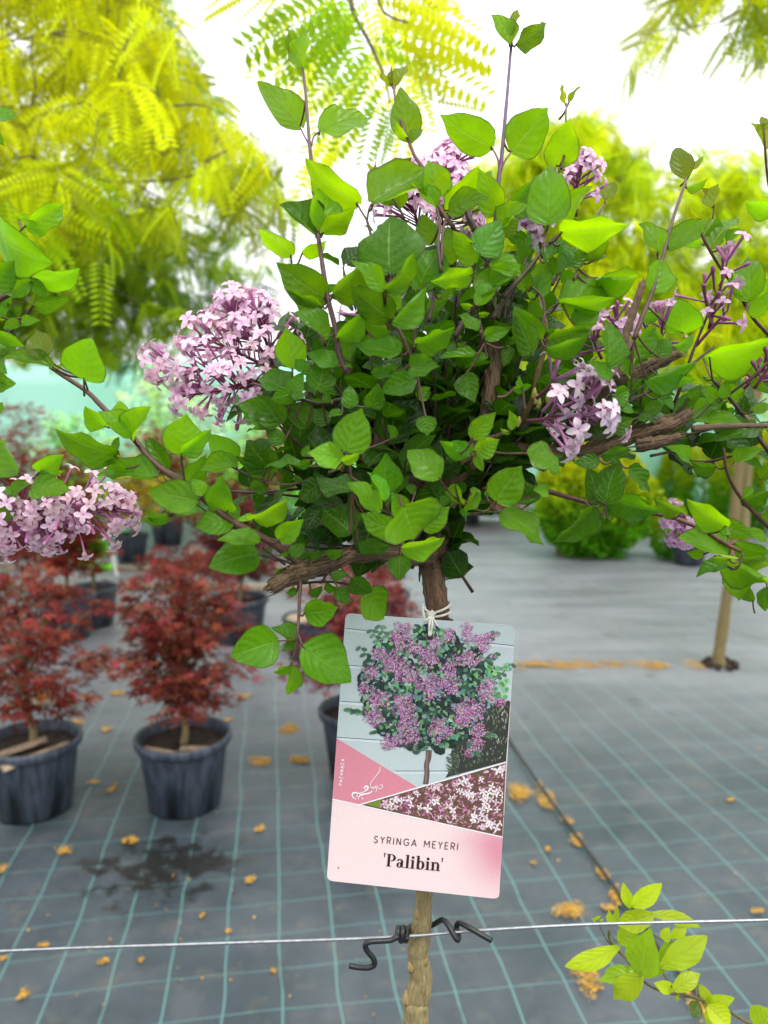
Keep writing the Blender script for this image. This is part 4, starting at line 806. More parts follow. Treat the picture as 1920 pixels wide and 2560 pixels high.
for y0, y1, c_ in ((205, 331, 1), (470, 600, 1), (735, 850, 1), (998, 1110, 1), (1243, 1243, 1)):
    xl, _ = clipx(y0); _, xr = clipx(y1)
    if y0 == 1243: xl, xr = 540, 940
    if y0 > 400 and y0 < 1243: xr = 1000; y1 = y0 + (y1 - y0) * .5
    ph.line([(xl + 2, y0), (xr - 3, y1)], 5, (.10, .13, .17), 1); ph.line([(xl + 2, y0 + 12), (xr - 3, y1 + 12)], 16, (.62, .69, .70), 1)
rr = random.Random(3)
ph.poly([(1384, 735), (1300, 720), (1180, 830), (1000, 960), (950, 1120), (960, 1200), (912, 1292), (1353, 1172)], (.035, .04, .03), 2)
for i in range(420):
    y = rr.uniform(760, 1250); x = rr.uniform(930 + max(0, (1000 - y)) * .9, clipx(y)[1] - 12); 
    if y > 1292 - (x - 912) * .272 - 20: continue
    a = rr.uniform(-.5, .5); l_ = rr.uniform(10, 30); g = rr.choice(((.16, .20, .12), (.10, .14, .07), (.30, .28, .20), (.02, .02, .02), (.5, .5, .48) if x > 1200 else (.1, .13, .07)))
    ph.line([(x, y), (x + math.sin(a) * l_, y - math.cos(a) * l_)], rr.uniform(3, 6), g, 3)
for i in range(60):
    x = rr.uniform(905, 990); y = rr.uniform(1120, 1270); ph.line([(x + 30, y + 6), (x, y - rr.uniform(0, 16))], 4, (.10, .15, .10), 3)
ph.line([(792, 1090), (788, 1150), (775, 1200), (778, 1260), (768, 1338)], [44, 40, 36, 38, 40], (.13, .08, .075), 3); ph.line([(782, 1100), (768, 1330)], 8, (.28, .19, .17), 4)
def inb(x, y):
    return ((x - 770) / 480) ** 2 + ((y - 640) / 450) ** 2 < 1
# twigs poking out
for tw_ in (((500, 420), (380, 230)), ((470, 600), (300, 350)), ((560, 400), (440, 200)), ((330, 830), (215, 800)), ((1050, 420), (1270, 240)), ((1180, 480), (1270, 400)), ((860, 500), (860, 220)), ((500, 950), (400, 960)), ((1200, 640), (1385, 470)), ((1150, 950), (1250, 990)), ((1100, 1000), (1130, 1120)), ((600, 430), (540, 240))):
    ph.line([tw_[0], ((tw_[0][0] + tw_[1][0]) / 2 + 8, (tw_[0][1] + tw_[1][1]) / 2), tw_[1]], [7, 4], (.07, .09, .07), 3)
    for q in np.linspace(.25, 1, 5):
        x = tw_[0][0] + (tw_[1][0] - tw_[0][0]) * q; y = tw_[0][1] + (tw_[1][1] - tw_[0][1]) * q
        for sg in (-1, 1): ph.blob(x + sg * 22, y + rr.uniform(-8, 8), 24, 14, sg * rr.uniform(.1, .8), rr.choice(((.09, .22, .12), (.16, .32, .18), (.07, .16, .10))), 8, 4)
for i in range(260):
    while True:
        x = rr.uniform(300, 1250); y = rr.uniform(200, 1120)
        if inb(x, y) and rr.random() < 1 - .35 * (y < 450): break
    ph.blob(x, y, rr.uniform(30, 60), rr.uniform(24, 44), rr.uniform(0, 3), rr.choice(((.018, .03, .026), (.03, .055, .045), (.045, .09, .06), (.012, .016, .02))), 8, 4 + i * .006)
for i in range(1150):
    while True:
        x = rr.uniform(290, 1290); y = rr.uniform(180, 1120)
        if inb(x, y): break
    sh_ = 1.15 - .45 * (y / 1100); cc_ = rr.choice(((.10, .25, .16), (.16, .36, .24), (.26, .44, .36), (.03, .07, .05), (.025, .04, .035), (.04, .10, .07), (.20, .42, .16)))
    ph.blob(x, y, rr.uniform(9, 25), rr.uniform(6, 16), rr.uniform(0, 3.1), tuple(c * sh_ * rr.uniform(.6, 1.3) for c in cc_), 8, 6 + i * .002)
for i in range(40):   # leaves of another shrub, right
    ph.blob(rr.uniform(1200, 1370), rr.uniform(470, 720), rr.uniform(14, 30), rr.uniform(9, 18), rr.uniform(0, 3), rr.choice(((.12, .42, .2), (.22, .55, .3), (.3, .6, .2))), 8, 8.6)
for x, y, rx, ry in ((590, 260, 75, 95), (430, 385, 52, 45), (530, 450, 75, 80), (625, 525, 95, 70), (785, 410, 68, 78), (690, 350, 55, 45), (940, 250, 45, 50), (1065, 215, 40, 55), (1150, 280, 90, 40), (1190, 340, 40, 50), (1070, 430, 95, 50), (940, 500, 50, 60), (800, 600, 110, 60), (940, 610, 70, 75), (800, 680, 45, 50), (330, 640, 50, 40),
                     (425, 715, 80, 60), (390, 850, 70, 60), (610, 770, 75, 90), (640, 900, 75, 80), (540, 1020, 90, 50), (680, 1000, 50, 45), (860, 940, 65, 90), (940, 950, 35, 35), (1090, 800, 115, 75), (1040, 870, 65, 50), (1210, 660, 60, 80), (1150, 940, 55, 60), (1140, 1040, 50, 55), (1080, 1110, 30, 35), (1310, 740, 45, 30), (490, 1060, 35, 30), (380, 520, 50, 60), (1250, 250, 45, 18), (1255, 405, 25, 12), (840, 300, 50, 40), (1240, 600, 30, 40)):
    for i in range(int(rx * ry / 20)):
        a = rr.uniform(0, 6.28); q = rr.random() ** .6 * 1.08 * (1 + .18 * math.sin(a * 5 + x)); px_ = x + rx * q * math.cos(a); py_ = y + ry * q * math.sin(a); sh_ = 1.05 - .35 * (y / 1100)
        cc_ = rr.choice(((.48, .20, .40), (.66, .36, .56), (.36, .10, .30), (.78, .55, .70), (.52, .16, .36)))
        ph.blob(px_, py_, rr.uniform(4, 10), rr.uniform(2.5, 5), rr.uniform(0, 3.1), tuple(c * sh_ * rr.uniform(.7, 1.25) for c in cc_), 5, 9.2 + rr.random() * .8)
ph.build('tree_picture')
pk = Art(2); pk.poly([(121, 1006), (705, 1358), (285, 1488), (92, 1446)], (.66, .24, .30)); pk.build('pink_panel')
fp = Art(3); fp.poly([(300, 1490), (1353, 1180), (1326, 1722), (700, 1580)], (.14, .07, .05)); fp.poly([(330, 1484), (440, 1452), (440, 1512)], (.16, .24, .03), .5)
def inw(x, y): return y > 1490 - (x - 300) * .2944 + 10 and y < 1490 + (x - 300) * .226 - 12 and x < clipx(y)[1] - 14 and x > 330
for i in range(1500):
    x = rr.uniform(440, 1350); y = rr.uniform(1190, 1720)
    if not inw(x, y): continue
    a = rr.uniform(0, 3.1) if x < 1150 else rr.uniform(-1.2, .2); cc_ = rr.choice(((.42, .13, .26), (.55, .24, .38), (.22, .06, .10), (.10, .07, .03), (.65, .38, .48), (.18, .17, .05)))
    fp.blob(x, y, rr.uniform(10, 22), rr.uniform(3, 7), a, cc_, 6, 1 + rr.random() * .8)
for i in range(210):
    x = rr.uniform(420, 1350); y = rr.uniform(1190, 1720)
    if not inw(x, y) or (rr.random() > .45 and y > 1450 and x > 600 and x < 1100): continue
    s_ = rr.uniform(13, 24); a0 = rr.uniform(0, 1.5); cc_ = rr.choice(((.80, .70, .72), (.86, .80, .80), (.74, .56, .62)))
    for k in range(4):
        a = a0 + k * math.pi / 2; X, Y_ = x + math.cos(a) * s_ * .8, y + math.sin(a) * s_ * .8
        if inw(X, Y_): fp.blob(X, Y_, s_ * .72, s_ * .34, a, cc_, 7, 2.4 + (i % 7) * .15)
    fp.blob(x, y, 3.5, 3.5, 0, (.45, .25, .2), 5, 3.8)
fp.build('blossom_picture')
pn = Art(4)       # printed pink panel, paler at left, a rose flush at right
gy = lambda x: 1447 + (x - 92) * ((1722 - 1447) / (1326 - 92))
NX, NY = 28, 20; V = []; T = []
for j in range(NY + 1):
    for i in range(NX + 1):
        fy = j / NY; fx = i / NX
        yl = 1447 + (2040 - 1447) * fy; yr = 1722 + (2176 - 1722) * fy
        xl = clipx(yl)[0] + 1.5; xr = clipx(yr)[1] - 1.5; x = xl + (xr - xl) * fx; y = yl + (yr - yl) * fx
        if fy == 1: y -= 2
        for (cx_, cy_, sx_, sy_) in ((48, 2040, 1, -1), (1302, 2176, -1, -1)):   # keep inside the rounded corners
            dx, dy = (x - cx_) * sx_, (y - cy_) * sy_
            if dx < 24 and dy < 24 and dx + dy < 24: x += sx_ * (24 - dx - dy) / 2 ; y += sy_ * (24 - dx - dy) / 2
        V.append(TP(x, y, 4 * LY)); q = math.exp(-((x - 1330) / 230) ** 2 - ((y - 1850) / 230) ** 2); q2 = .25 * math.exp(-((x - 1150) / 200) ** 2 - ((y - 1740) / 90) ** 2)
        q = min(1, q + q2); T.append(tuple(np.array((.84, .66, .65)) * (1 - q) + np.array((.68, .28, .35)) * q))
pn.m.add(V, grid_faces(NX + 1, NY + 1), np.array(T)); pn.build('name_panel')
rl = Art(6); wh = (.86, .84, .84)
rl.line([(270, 1492), (1354, 1178)], 9, wh, 0, False); rl.line([(93, 1446), (1327, 1722)], 9, wh, .5, False); rl.blob(133, 1945, 4, 10, .1, (.15, .04, .05), 7)
rl.build('border_line')
# hole
ho = Art(12); ho.blob(797, 262, 27, 28, 0, (.30, .24, .2), 20); ho.blob(798, 264, 24, 25, 0, (.035, .02, .012), 20, 1); ho.build('hole')
# thin capitals as strokes
GL = {'S': [[(.52, .85), (.40, .98), (.18, .98), (.05, .80), (.12, .62), (.42, .42), (.53, .22), (.40, .03), (.16, .02), (.02, .17)]], 'Y': [[(0, 1), (.28, .48)], [(.56, 1), (.28, .48), (.28, 0)]],
      'R': [[(.04, 0), (.04, 1), (.30, 1), (.30, 1)], [(.30, 1), (.50, .93), (.54, .74), (.46, .54), (.26, .47), (.04, .47)], [(.28, .47), (.54, 0)]], 'I': [[(.02, 0), (.02, 1)]], 'N': [[(.04, 0), (.04, 1)], [(.04, 1), (.62, 0)], [(.62, 0), (.62, 1)]],
      'G': [[(.76, .82), (.58, .97), (.32, .98), (.08, .75), (.04, .45), (.16, .14), (.42, .01), (.68, .10), (.80, .32), (.79, .46)], [(.79, .46), (.45, .46)]], 'A': [[(0, 0), (.36, 1)], [(.36, 1), (.72, 0)], [(.13, .32), (.59, .32)]],
      'M': [[(.04, 0), (.04, 1)], [(.04, 1), (.42, .35)], [(.42, .35), (.80, 1)], [(.80, 1), (.80, 0)]], 'E': [[(.04, 0), (.04, 1)], [(.04, 1), (.50, 1)], [(.04, .5), (.44, .5)], [(.04, 0), (.50, 0)]],
      'P': [[(.04, 0), (.04, 1)], [(.04, 1), (.30, 1), (.52, .92), (.56, .72), (.48, .52), (.28, .44), (.04, .44)]], 'C': [[(.74, .84), (.58, .97), (.32, .98), (.08, .75), (.04, .45), (.16, .14), (.42, .01), (.72, .14)]],
      'H': [[(.04, 0), (.04, 1)], [(.60, 0), (.60, 1)], [(.04, .5), (.60, .5)]], 'Ą': [[(0, 0), (.36, 1)], [(.36, 1), (.72, 0)], [(.13, .32), (.59, .32)], [(.70, 0), (.62, -.14), (.68, -.24), (.80, -.22)]], ' ': []}
GW = {'S': .58, 'Y': .56, 'R': .58, 'I': .06, 'N': .66, 'G': .82, 'A': .72, 'M': .84, 'E': .52, 'P': .58, 'C': .76, 'H': .64, 'Ą': .72, ' ': .36}
def strokes(art, txt, p0, p1, h, wd, col):
    p0 = np.array(p0, float); p1 = np.array(p1, float); tw = sum(GW[c] for c in txt); Ln = np.linalg.norm(p1 - p0); d = (p1 - p0) / Ln; up = np.array([d[1], -d[0]])
    sc = h; gap = (Ln - tw * sc) / (len(txt) - 1); x = 0
    for c in txt:
        for i, s_ in enumerate(GL[c]):
            pts = [p0 + d * (x + a * sc) + up * b * sc for a, b in s_]; art.line(pts, wd, col, i * .12, len(s_) > 3)
        x += GW[c] * sc + gap
tx = Art(7); strokes(tx, 'SYRINGA MEYERI', (392, 1762), (1000, 1816), 48, 6.5, (.13, .04, .05)); tx.build('species_lettering')
tx = Art(7); strokes(tx, 'PACHNĄCA', (160, 1346), (177, 1155), 22, 4.6, wh); tx.build('side_lettering')
# bold serif name
tx = Art(7); INK = (.035, .006, .010); o_ = np.array([452., 1931.]); dx_ = nrm(np.array([1000. - 392, 1816 - 1762])); up_ = np.array([dx_[1], -dx_[0]]); EM = 138.; dd_ = [0]
def TG(x, y): p = o_ + dx_ * x * EM + up_ * y * EM; return (p[0], p[1])
def rect(x, y, w_, h_): dd_[0] += .04; tx.poly([TG(x, y), TG(x + w_, y), TG(x + w_, y + h_), TG(x, y + h_)], INK, dd_[0])
def ring(cx, cy, rx, ry, tx_, ty_, a0=0, a1=360):
    dd_[0] += .04; V = []
    for a in np.linspace(R(a0), R(a1), 26):
        V += [TP(*TG(cx + rx * math.cos(a), cy + ry * math.sin(a)), tx.l + dd_[0] * LY), TP(*TG(cx + (rx - tx_) * math.cos(a), cy + (ry - ty_) * math.sin(a)), tx.l + dd_[0] * LY)]
    tx.m.add(V, [(2 * i, 2 * i + 1, 2 * i + 3, 2 * i + 2) for i in range(25)], INK)
def quote(x): tx.poly([TG(x - .035, .70), TG(x + .045, .70), TG(x + .02, .46), TG(x - .01, .46)], INK)
x = .05; quote(x + .03); x = .20
rect(x + .06, 0, .135, .66); rect(x, 0, .27, .035); rect(x, .625, .30, .035); ring(x + .24, .475, .25, .185, .13, .035, -92, 92); x += .54
ring(x + .16, .13, .155, .14, .115, .03); rect(x + .22, .03, .125, .30); ring(x + .17, .32, .175, .135, .125, .035, 0, 165); rect(x + .30, 0, .12, .03); x += .45
rect(x + .06, 0, .125, .70); rect(x, 0, .245, .032); rect(x, .66, .10, .032); x += .28
rect(x + .06, 0, .125, .45); rect(x, 0, .245, .032); rect(x, .415, .10, .032); tx.blob(*TG(x + .12, .585), 10.5, 10.5, 0, INK, 14, 1); x += .28
rect(x + .06, 0, .125, .70); rect(x, .66, .10, .032); ring(x + .26, .22, .21, .235, .135, .04); x += .51
rect(x + .06, 0, .125, .45); rect(x, .415, .10, .032); rect(x, 0, .245, .032); tx.blob(*TG(x + .12, .585), 10.5, 10.5, 0, INK, 14, 1); x += .28
rect(x + .06, 0, .125, .45); rect(x, 0, .245, .032); rect(x, .415, .10, .032); ring(x + .29, .29, .165, .165, .125, .05, 0, 140); rect(x + .33, 0, .125, .30); rect(x + .27, 0, .245, .032); x += .57
quote(x + .01)
tx.build('name_lettering')
# nose and scent swirls
ic = Art(7)
ic.line([(437, 1212), (432, 1240), (405, 1280), (375, 1318), (366, 1340), (374, 1362), (395, 1358), (412, 1350), (432, 1372), (448, 1365), (456, 1352), (448, 1342), (436, 1346)], 4.5, wh); ic.line([(372, 1362), (392, 1368), (408, 1360), (412, 1376), (405, 1395)], 4.5, wh, .2)
ic.line([(265, 1448), (240, 1432), (236, 1408), (256, 1398), (285, 1404), (318, 1392), (340, 1378), (350, 1360), (334, 1352), (322, 1364), (334, 1376)], [5, 12, 6, 14, 4], wh, .4)
ic.line([(278, 1446), (290, 1420), (318, 1410), (350, 1404), (374, 1392), (382, 1380)], [4, 13, 10, 3], wh, .6); ic.line([(262, 1430), (274, 1420), (262, 1412)], 5, wh, .8); ic.line([(300, 1432), (312, 1440), (308, 1450)], 4, wh, 1)
ic.build('scent_symbol')

# ---- string
mb = MB(); r_ = .00075; c0 = PT(1094, 1530); hole = TP(797, 262)
def ringpts(cy, tilt, rad, n=16):
    c_ = PT(1093, cy); return [c_ + np.array([math.cos(a) * rad, -math.sin(a) * rad * 1.05, math.cos(a) * tilt]) for a in np.linspace(0, 2 * math.pi, n)]
for cy, tl_ in ((1520, .003), (1532, .0015)): tube(mb, ringpts(cy, tl_, .0085), [r_, r_], 7, 3)
kx, ky = 1078, 1535; kp = P(kx, ky, .4610)
for i in range(7):
    a = [kp + rand_unit(1)[0] * .0022 for _ in range(4)]; tube(mb, a, [r_, r_], 6, 5)
tube(mb, [kp, P(kx - 16, 1522, .462), P(kx - 22, 1510, .463), P(kx - 20, 1530, .461), P(kx - 16, 1548, .459), P(kx - 6, 1556, .457)], [r_, r_], 6, 5)
for dx in (-1.2, 1.2): tube(mb, [kp, P(1077 + dx * 3, 1560, .4545), P(1075 + dx * 2, 1578, .4545), hole + tn_ * .002 + np.array([dx * .0003, 0, .001]), hole - tn_ * .003], [r_, r_], 6, 5)
tube(mb, [kp, P(1088, 1555, .456), P(1096, 1566, .4525)], [r_, r_ * .7], 6, 4); tube(mb, [kp, P(1070, 1546, .457), P(1062, 1552, .4535)], [r_, r_ * .7], 6, 4)
tag(mb.build('tag_string', M_string), 'knotted white string wound round the lilac stem and through the plant tag', 'string')
# ================================================================== BACKGROUND
def limb(mb, a, b, r0, r1, sag=.0, seg=7, tint=(1, 1, 1)):
    a = np.asarray(a); b = np.asarray(b); L_ = np.linalg.norm(b - a); m1 = a + (b - a) * .33 + rand_unit(1)[0] * L_ * .06 + [0, 0, sag * L_]; m2 = a + (b - a) * .7 + rand_unit(1)[0] * L_ * .05 + [0, 0, sag * L_]
    return tube(mb, [a, m1, m2, b], [r0, (r0 * 2 + r1) / 3, (r0 + r1 * 2) / 3, r1], seg, 4, tint, .15)
# honey locust frond: pinnate, drooping
def frond_template(n=11, Lf=1.0, droop=.25, ll=.17):
    V = []; F = []; 
    for i in range(n):
        t_ = .12 + .88 * (i + .5) / n; y = t_ * Lf; z = -droop * t_ * t_
        sz = ll * (1 - .45 * abs(t_ - .45)); hw = sz * .21
        for sg in (-1, 1):
            b = len(V); dy = sz * .30
            V += [(0.01 * sg, y, z), (sg * sz * .5, y + dy * .5 - hw, z - .01), (sg * sz, y + dy, z - .035), (sg * sz * .5, y + dy * .5 + hw, z - .004)]
            F.append((b, b + 1, b + 2, b + 3))
    b = len(V); V += [(-.006, 0, 0), (.006, 0, 0), (.004, Lf, -droop), (-.004, Lf, -droop)]; F.append((b, b + 1, b + 2, b + 3))
    return np.array(V), np.array(F)
FR = [frond_template(11, 1, d_, .21) for d_ in (.12, .3, .5)]
def in_poly(x, y, poly):
    c = False; j = len(poly) - 1
    for i in range(len(poly)):
        xi, yi = poly[i]; xj, yj = poly[j]
        if (yi > y) != (yj > y) and x < (xj - xi) * (y - yi) / (yj - yi) + xi: c = not c
        j = i
    return c
def locust(parent, poly, Yr, n, nf, flen, tintf, hub, mat=None, name='crown', spray=(.2, .4), keep=None, edge=True, limbs=14, lr=.012):
    """sprays of drooping fronds filling a crown whose silhouette from the path is poly"""
    mb = MB(); tb = MB(); pos = []; dr = []; tn = []
    xs_ = [p[0] for p in poly]; ys_ = [p[1] for p in poly]; c = 0; tries = 0; st_ = []
    while c < n and tries < n * 60:
        tries += 1
        x = random.uniform(min(xs_), max(xs_)); y = random.uniform(min(ys_), max(ys_))
        if not in_poly(x, y, poly): continue
        if keep and random.random() > keep(x, y): continue
        Y = random.uniform(*Yr); e = P(x, y, Y); c += 1
        d = nrm(nrm(e - hub) * .8 + rand_unit(1)[0] * .7 + np.array([0, 0, -.55])); Ls = random.uniform(*spray); s_ = e - d * Ls * .7; en = e + d * Ls * .3
        cc = tube(tb, [s_, (s_ + en) / 2 + rand_unit(1)[0] * Ls * .08 + [0, 0, Ls * .06], en], [.0018, .0013, .0008], 4, 3, cap=False)
        st_.append((s_, cc))
        t0 = tintf(x, y, Y)
        for k in range(nf):
            f_ = (k + .5) / nf; p = cc[int(f_ * (len(cc) - 1))]
            pos.append(p); dr.append(nrm(rand_unit(1)[0] * .9 + d * .3 + np.array([0, 0, -.75]))); tn.append(np.array(t0) * random.choice((1, 1, .9, .55)) * random.uniform(.75, 1.15))
    st_.sort(key=lambda q: np.linalg.norm(q[0] - hub)); nodes = [np.asarray(hub, float)]
    for k_, (s_, cc) in enumerate(st_):
        A_ = np.array(nodes); dd_ = np.linalg.norm(A_ - s_, axis=1) + .25 * np.linalg.norm(A_ - hub, axis=1)
        j_ = 0 if k_ < 5 else int(np.argmin(dd_)); L_ = np.linalg.norm(A_[j_] - s_)
        q_ = limb(tb, A_[j_], s_, lr if j_ == 0 else .0035, .0024, .05 if L_ > .5 else 0, 5); nodes += [s_, q_[len(q_) // 2], q_[int(len(q_) * .8)]]
    pos = np.array(pos); dr = np.array(dr); tn = np.array(tn); which = RNG.integers(0, 3, len(pos))
    for w_ in range(3):
        m = which == w_; k = m.sum()
        up = rand_unit(k) * 1.0 + nrm2(-(pos[m] - hub) * [1, 1, 0] * -.9 + np.array([0, -.25, .3])); ax, ay, az = basis(dr[m], up)
        s_ = flen * RNG.uniform(.7, 1.15, k); instance(mb, FR[w_][0], FR[w_][1], pos[m], ax, ay, az, s_, tn[m])
    mb.build(name, mat or M_locust, parent, smooth=False); return tb.build('twigs' if name == 'crown' else name + '_twigs', M_dark, parent)
YEL = (1.18, 1.14, .5); LG = (.66, .92, .7); GR = (.22, .46, .7); DG_ = (.10, .24, .6)
def lerp3(a, b, t): t = min(1, max(0, t)); return tuple(x + (y - x) * t for x, y in zip(a, b))

# big golden locust, left
g = np.array([-2.1, 3.3, 0]); lo = thing('honey_locust', g, 'tall golden honey locust whose drooping yellow fronds fill the upper left', 'tree')
mb = MB(); hub = np.array([-1.95, 3.4, 2.2])
tube(mb, [g, g + [.05, 0, 1], hub, hub + [.1, .1, .9]], [.075, .06, .05, .02], 14, 8, (1, 1, 1), .12); mb.build('trunk', M_dark, lo)
polyL = [(-380, -350), (380, -350), (430, 20), (470, 170), (560, 280), (620, 340), (720, 395), (715, 460), (690, 560), (600, 620), (560, 560), (480, 600), (400, 660), (250, 600), (150, 700), (60, 640), (-80, 800), (-400, 800)]
def tL(x, y, Y):
    q = (y - 480) / 260 + random.uniform(-.35, .45) + max(0, (x - 420) / 300) * .7 + (Y - 3.0) * .25
    return lerp3(YEL, GR, q * .8)
locust(lo, polyL, (2.6, 4.2), 350, 10, .15, lambda x, y, Y: tuple(.8 * q for q in tL(x, y, Y)), hub)
locust(lo, polyL, (2.0, 2.5), 64, 7, .16, lambda x, y, Y: lerp3((1.2, 1.16, .5), LG, max(0, (y - 380) / 260) + random.uniform(-.2, .4)), hub, name='front_sprays')
# its overhanging limb: the near, almost sharp fronds top centre
mb = MB(); limb(mb, hub + [.1, .1, .6], [-.15, 1.5, 2.75], .022, .010, .10, 9); limb(mb, [-.15, 1.5, 2.75], P(870, -40, 1.25), .010, .005, 0)
tube(mb, [P(870, -40, 1.25), P(885, 35, 1.25), P(920, 100, 1.25), P(960, 190, 1.25), P(975, 260, 1.26)], [.005, .0035, .003, .002, .0012], 7, 5)
tube(mb, [P(930, -60, 1.3), P(960, 30, 1.3), P(1030, 60, 1.3)], [.004, .002, .0015], 6, 4); mb.build('overhanging_branch', M_dark, lo)
mb = MB(); FB = frond_template(11, 1.0, .12, .20)
def fr(c, x0, y0, x1, y1, Y, tint, face=(0, -1, .25), var=.5):
    a = P(*cr(c, x0, y0), Y); b = P(*cr(c, x1, y1), Y + random.uniform(-.06, .06)); d = (b - a)[None]; L_ = np.linalg.norm(d)
    ax, ay, az = basis(d, (np.array(face) + rand_unit(1)[0] * var)[None]); instance(mb, FB[0], FB[1], a[None], ax, ay, az, L_, np.array(tint)[None])
mid = (.42, .62, .5); ye = (.95, .92, .4)
for q in ((1520,-20,1050,190,mid), (1540,10,1120,340,mid), (1545,60,1290,340,mid), (1480,-40,1160,60,ye), (1500,20,1400,330,(.45,.75,.7)), (1420,-30,1560,280,(.5,.8,.7)), (1330,40,1500,330,(.5,.8,.7)), (1200,60,1290,350,mid), (1600,180,1330,420,mid), (1620,250,1330,560,mid), (1640,330,1440,640,mid), (1650,420,1560,690,mid), (1230,-20,1090,120,ye), (1659,200,1470,420,(.9,1,.9)), (1700,480,1620,700,mid), (1100,-60,860,40,ye), (1180,-60,1010,60,ye), (1250,-40,1130,-10,ye), (1280,20,1060,180,mid), (1600,60,1350,180,mid),(1450,-40,1300,140,(.5,.8,.7)),(1600,-40,1420,110,(.5,.8,.7))):
    fr('A', *q[:4], 1.25 + random.uniform(-.06, .1), q[4])
for q in ((-40,10,470,220,ye), (20,130,480,250,ye), (60,240,450,390,ye), (0,20,320,-20,ye), (-60,60,330,130,ye), (100,130,290,390,ye), (60,-30,420,110,ye), (-100,180,260,250,mid), (120,380,200,560,ye), (200,420,420,440,ye), (-60,-40,250,40,ye), (80,300,230,330,mid), (160,300,200,450,mid), (-20,100,120,300,mid), (60,420,0,640,mid), (300,560,380,600,ye)):
    fr('B', *q[:4], 1.28 + random.uniform(-.06, .1), q[4])
for k in range(26):   # paler ones further back
    x = random.uniform(600, 1200); y = random.uniform(-60, 330) 
    if x < 760 and y > 120: continue
    a = random.uniform(1.2, 2.6); fr('S', x, y, x + 190 * math.cos(a), y + 190 * math.sin(a), random.uniform(1.7, 2.3), lerp3(ye, (1.3, 1.3, 2.5), random.random()))
mb.build('near_fronds', M_locust, lo, smooth=False)

# darker locust behind it
g = np.array([-3.4, 6.2, 0]); ld_ = thing('honey_locust', g, 'darker green locust tree behind the golden one, seen below its fronds at left', 'tree')
mb = MB(); g = np.array([-3.4, 6.2, 0]); hub = np.array([-3.4, 6.2, 2.3]); tube(mb, [g, g + [-.03, 0, 1.1], hub, hub + [0, 0, 1.4]], [.08, .07, .06, .03], 12, 8, (1, 1, 1), .12); mb.build('trunk', M_dark, ld_)
polyD = [(-300, 420), (120, 480), (420, 560), (560, 560), (700, 700), (640, 780), (560, 830), (430, 860), (300, 900), (120, 880), (-300, 900)]
def kD(x, y): return 1 if (x < 420 or y > 720) else .35
locust(ld_, polyD, (5.2, 7.0), 460, 9, .20, lambda x, y, Y: lerp3(DG_, (.6, .8, .6), random.random() ** 2 * .9 + (.35 if 780 < y < 870 else 0)), hub, keep=kD, limbs=14, spray=(.35, .7))
g = np.array([-2.9, 5.2, 0]); ld2 = thing('honey_locust', g, 'green locust tree whose crown shows above the gap right of the golden fronds', 'tree')
mb = MB(); hub = np.array([-2.75, 5.2, 3.0]); tube(mb, [g, g + [-.03, 0, 1.1], hub, hub + [.1, 0, 1.4]], [.08, .07, .06, .03], 12, 8, (1, 1, 1), .12); mb.build('trunk', M_dark, ld2)
polyE = [(150, -60), (400, -60), (440, 90), (480, 170), (545, 260), (620, 370), (600, 460), (450, 460), (380, 400), (300, 300)]
locust(ld2, polyE, (4.6, 5.6), 130, 9, .17, lambda x, y, Y: lerp3(GR, LG, random.random()), hub, limbs=10, spray=(.3, .6))

# right-hand golden trees
def rtree(label, gx, Y, hubz, poly, Yr, n, tf, nf=9, fl=.2, tr=.05, keep=None, spray=(.25, .55), lean=0):
    g = np.array([gx, Y, 0]); t_ = thing('honey_locust', g, label, 'tree'); hub = np.array([gx + lean, Y, hubz]); mb = MB()
    tube(mb, [g, g + [lean * .4, 0, hubz * .5], hub], [tr, tr * .85, tr * .7], 12, 8, (1, 1, 1), .15); mb.build('trunk', M_stem, t_)
    locust(t_, poly, Yr, n, nf, fl, tf, hub, keep=keep, spray=spray); return t_
ty = lambda x, y, Y: lerp3(YEL, LG, random.random() * .9)
rtree('round-headed golden locust behind the lilac, its top just right of the tall purple shoot', P(1400, 1500, 7)[0], 7.0, 1.9,
      [(1130, 450), (1180, 400), (1260, 440), (1290, 400), (1330, 330), (1400, 300), (1500, 300), (1570, 370), (1630, 420), (1600, 600), (1560, 760), (1500, 900), (1380, 960), (1300, 900), (1200, 700)], (6.3, 7.7), 520, ty, fl=.24, keep=lambda x, y: 1 if (y < 420 or y > 600) else .55)
rtree('golden locust standing further right behind the twigs at the right edge', P(1900, 1500, 7)[0], 7.4, 1.9,
      [(1600, 520), (1680, 440), (1790, 390), (1860, 350), (2100, 300), (2200, 600), (2150, 900), (1900, 1000), (1700, 960), (1560, 900), (1580, 680)], (6.6, 8.2), 480, ty, fl=.24, keep=lambda x, y: 1 if (y > 640) else .5)
g = GP(1800, 1662); tr_ = thing('honey_locust', g, 'slim-trunked locust rooted at right, one spray hanging in at the top right corner', 'tree')
mb = MB(); Yt = g[1]; pA = P(1828, 1400, Yt); pB = P(1850, 1150, Yt); pC = P(1870, 900, Yt)
tube(mb, [g - [0, 0, .03], P(1797, 1640, Yt), P(1808, 1560, Yt), pA, pB, P(1895, 980, Yt), P(1990, 760, Yt), P(2120, 300, Yt), P(2160, -100, Yt)], [.038, .030, .027, .025, .024, .022, .020, .018, .016], 14, 8, (.75, .72, .62), .14); mb.build('trunk', M_stem, tr_)
mb = MB()
for k in range(9):
    a = k * .7; p = g + [math.cos(a) * .06, math.sin(a) * .06, .012]; tube(mb, [p, p + [math.cos(a) * .03, math.sin(a) * .03, -.01]], [.018, .012], 7, 3, (.3, .28, .3), .5)
mb.build('root_collar', M_soil, tr_)
polyT = [(1640, -60), (1700, -200), (2200, -250), (2200, 120), (1930, 130), (1860, 90), (1770, 130), (1690, 150), (1600, 150), (1560, 170), (1610, 100)]
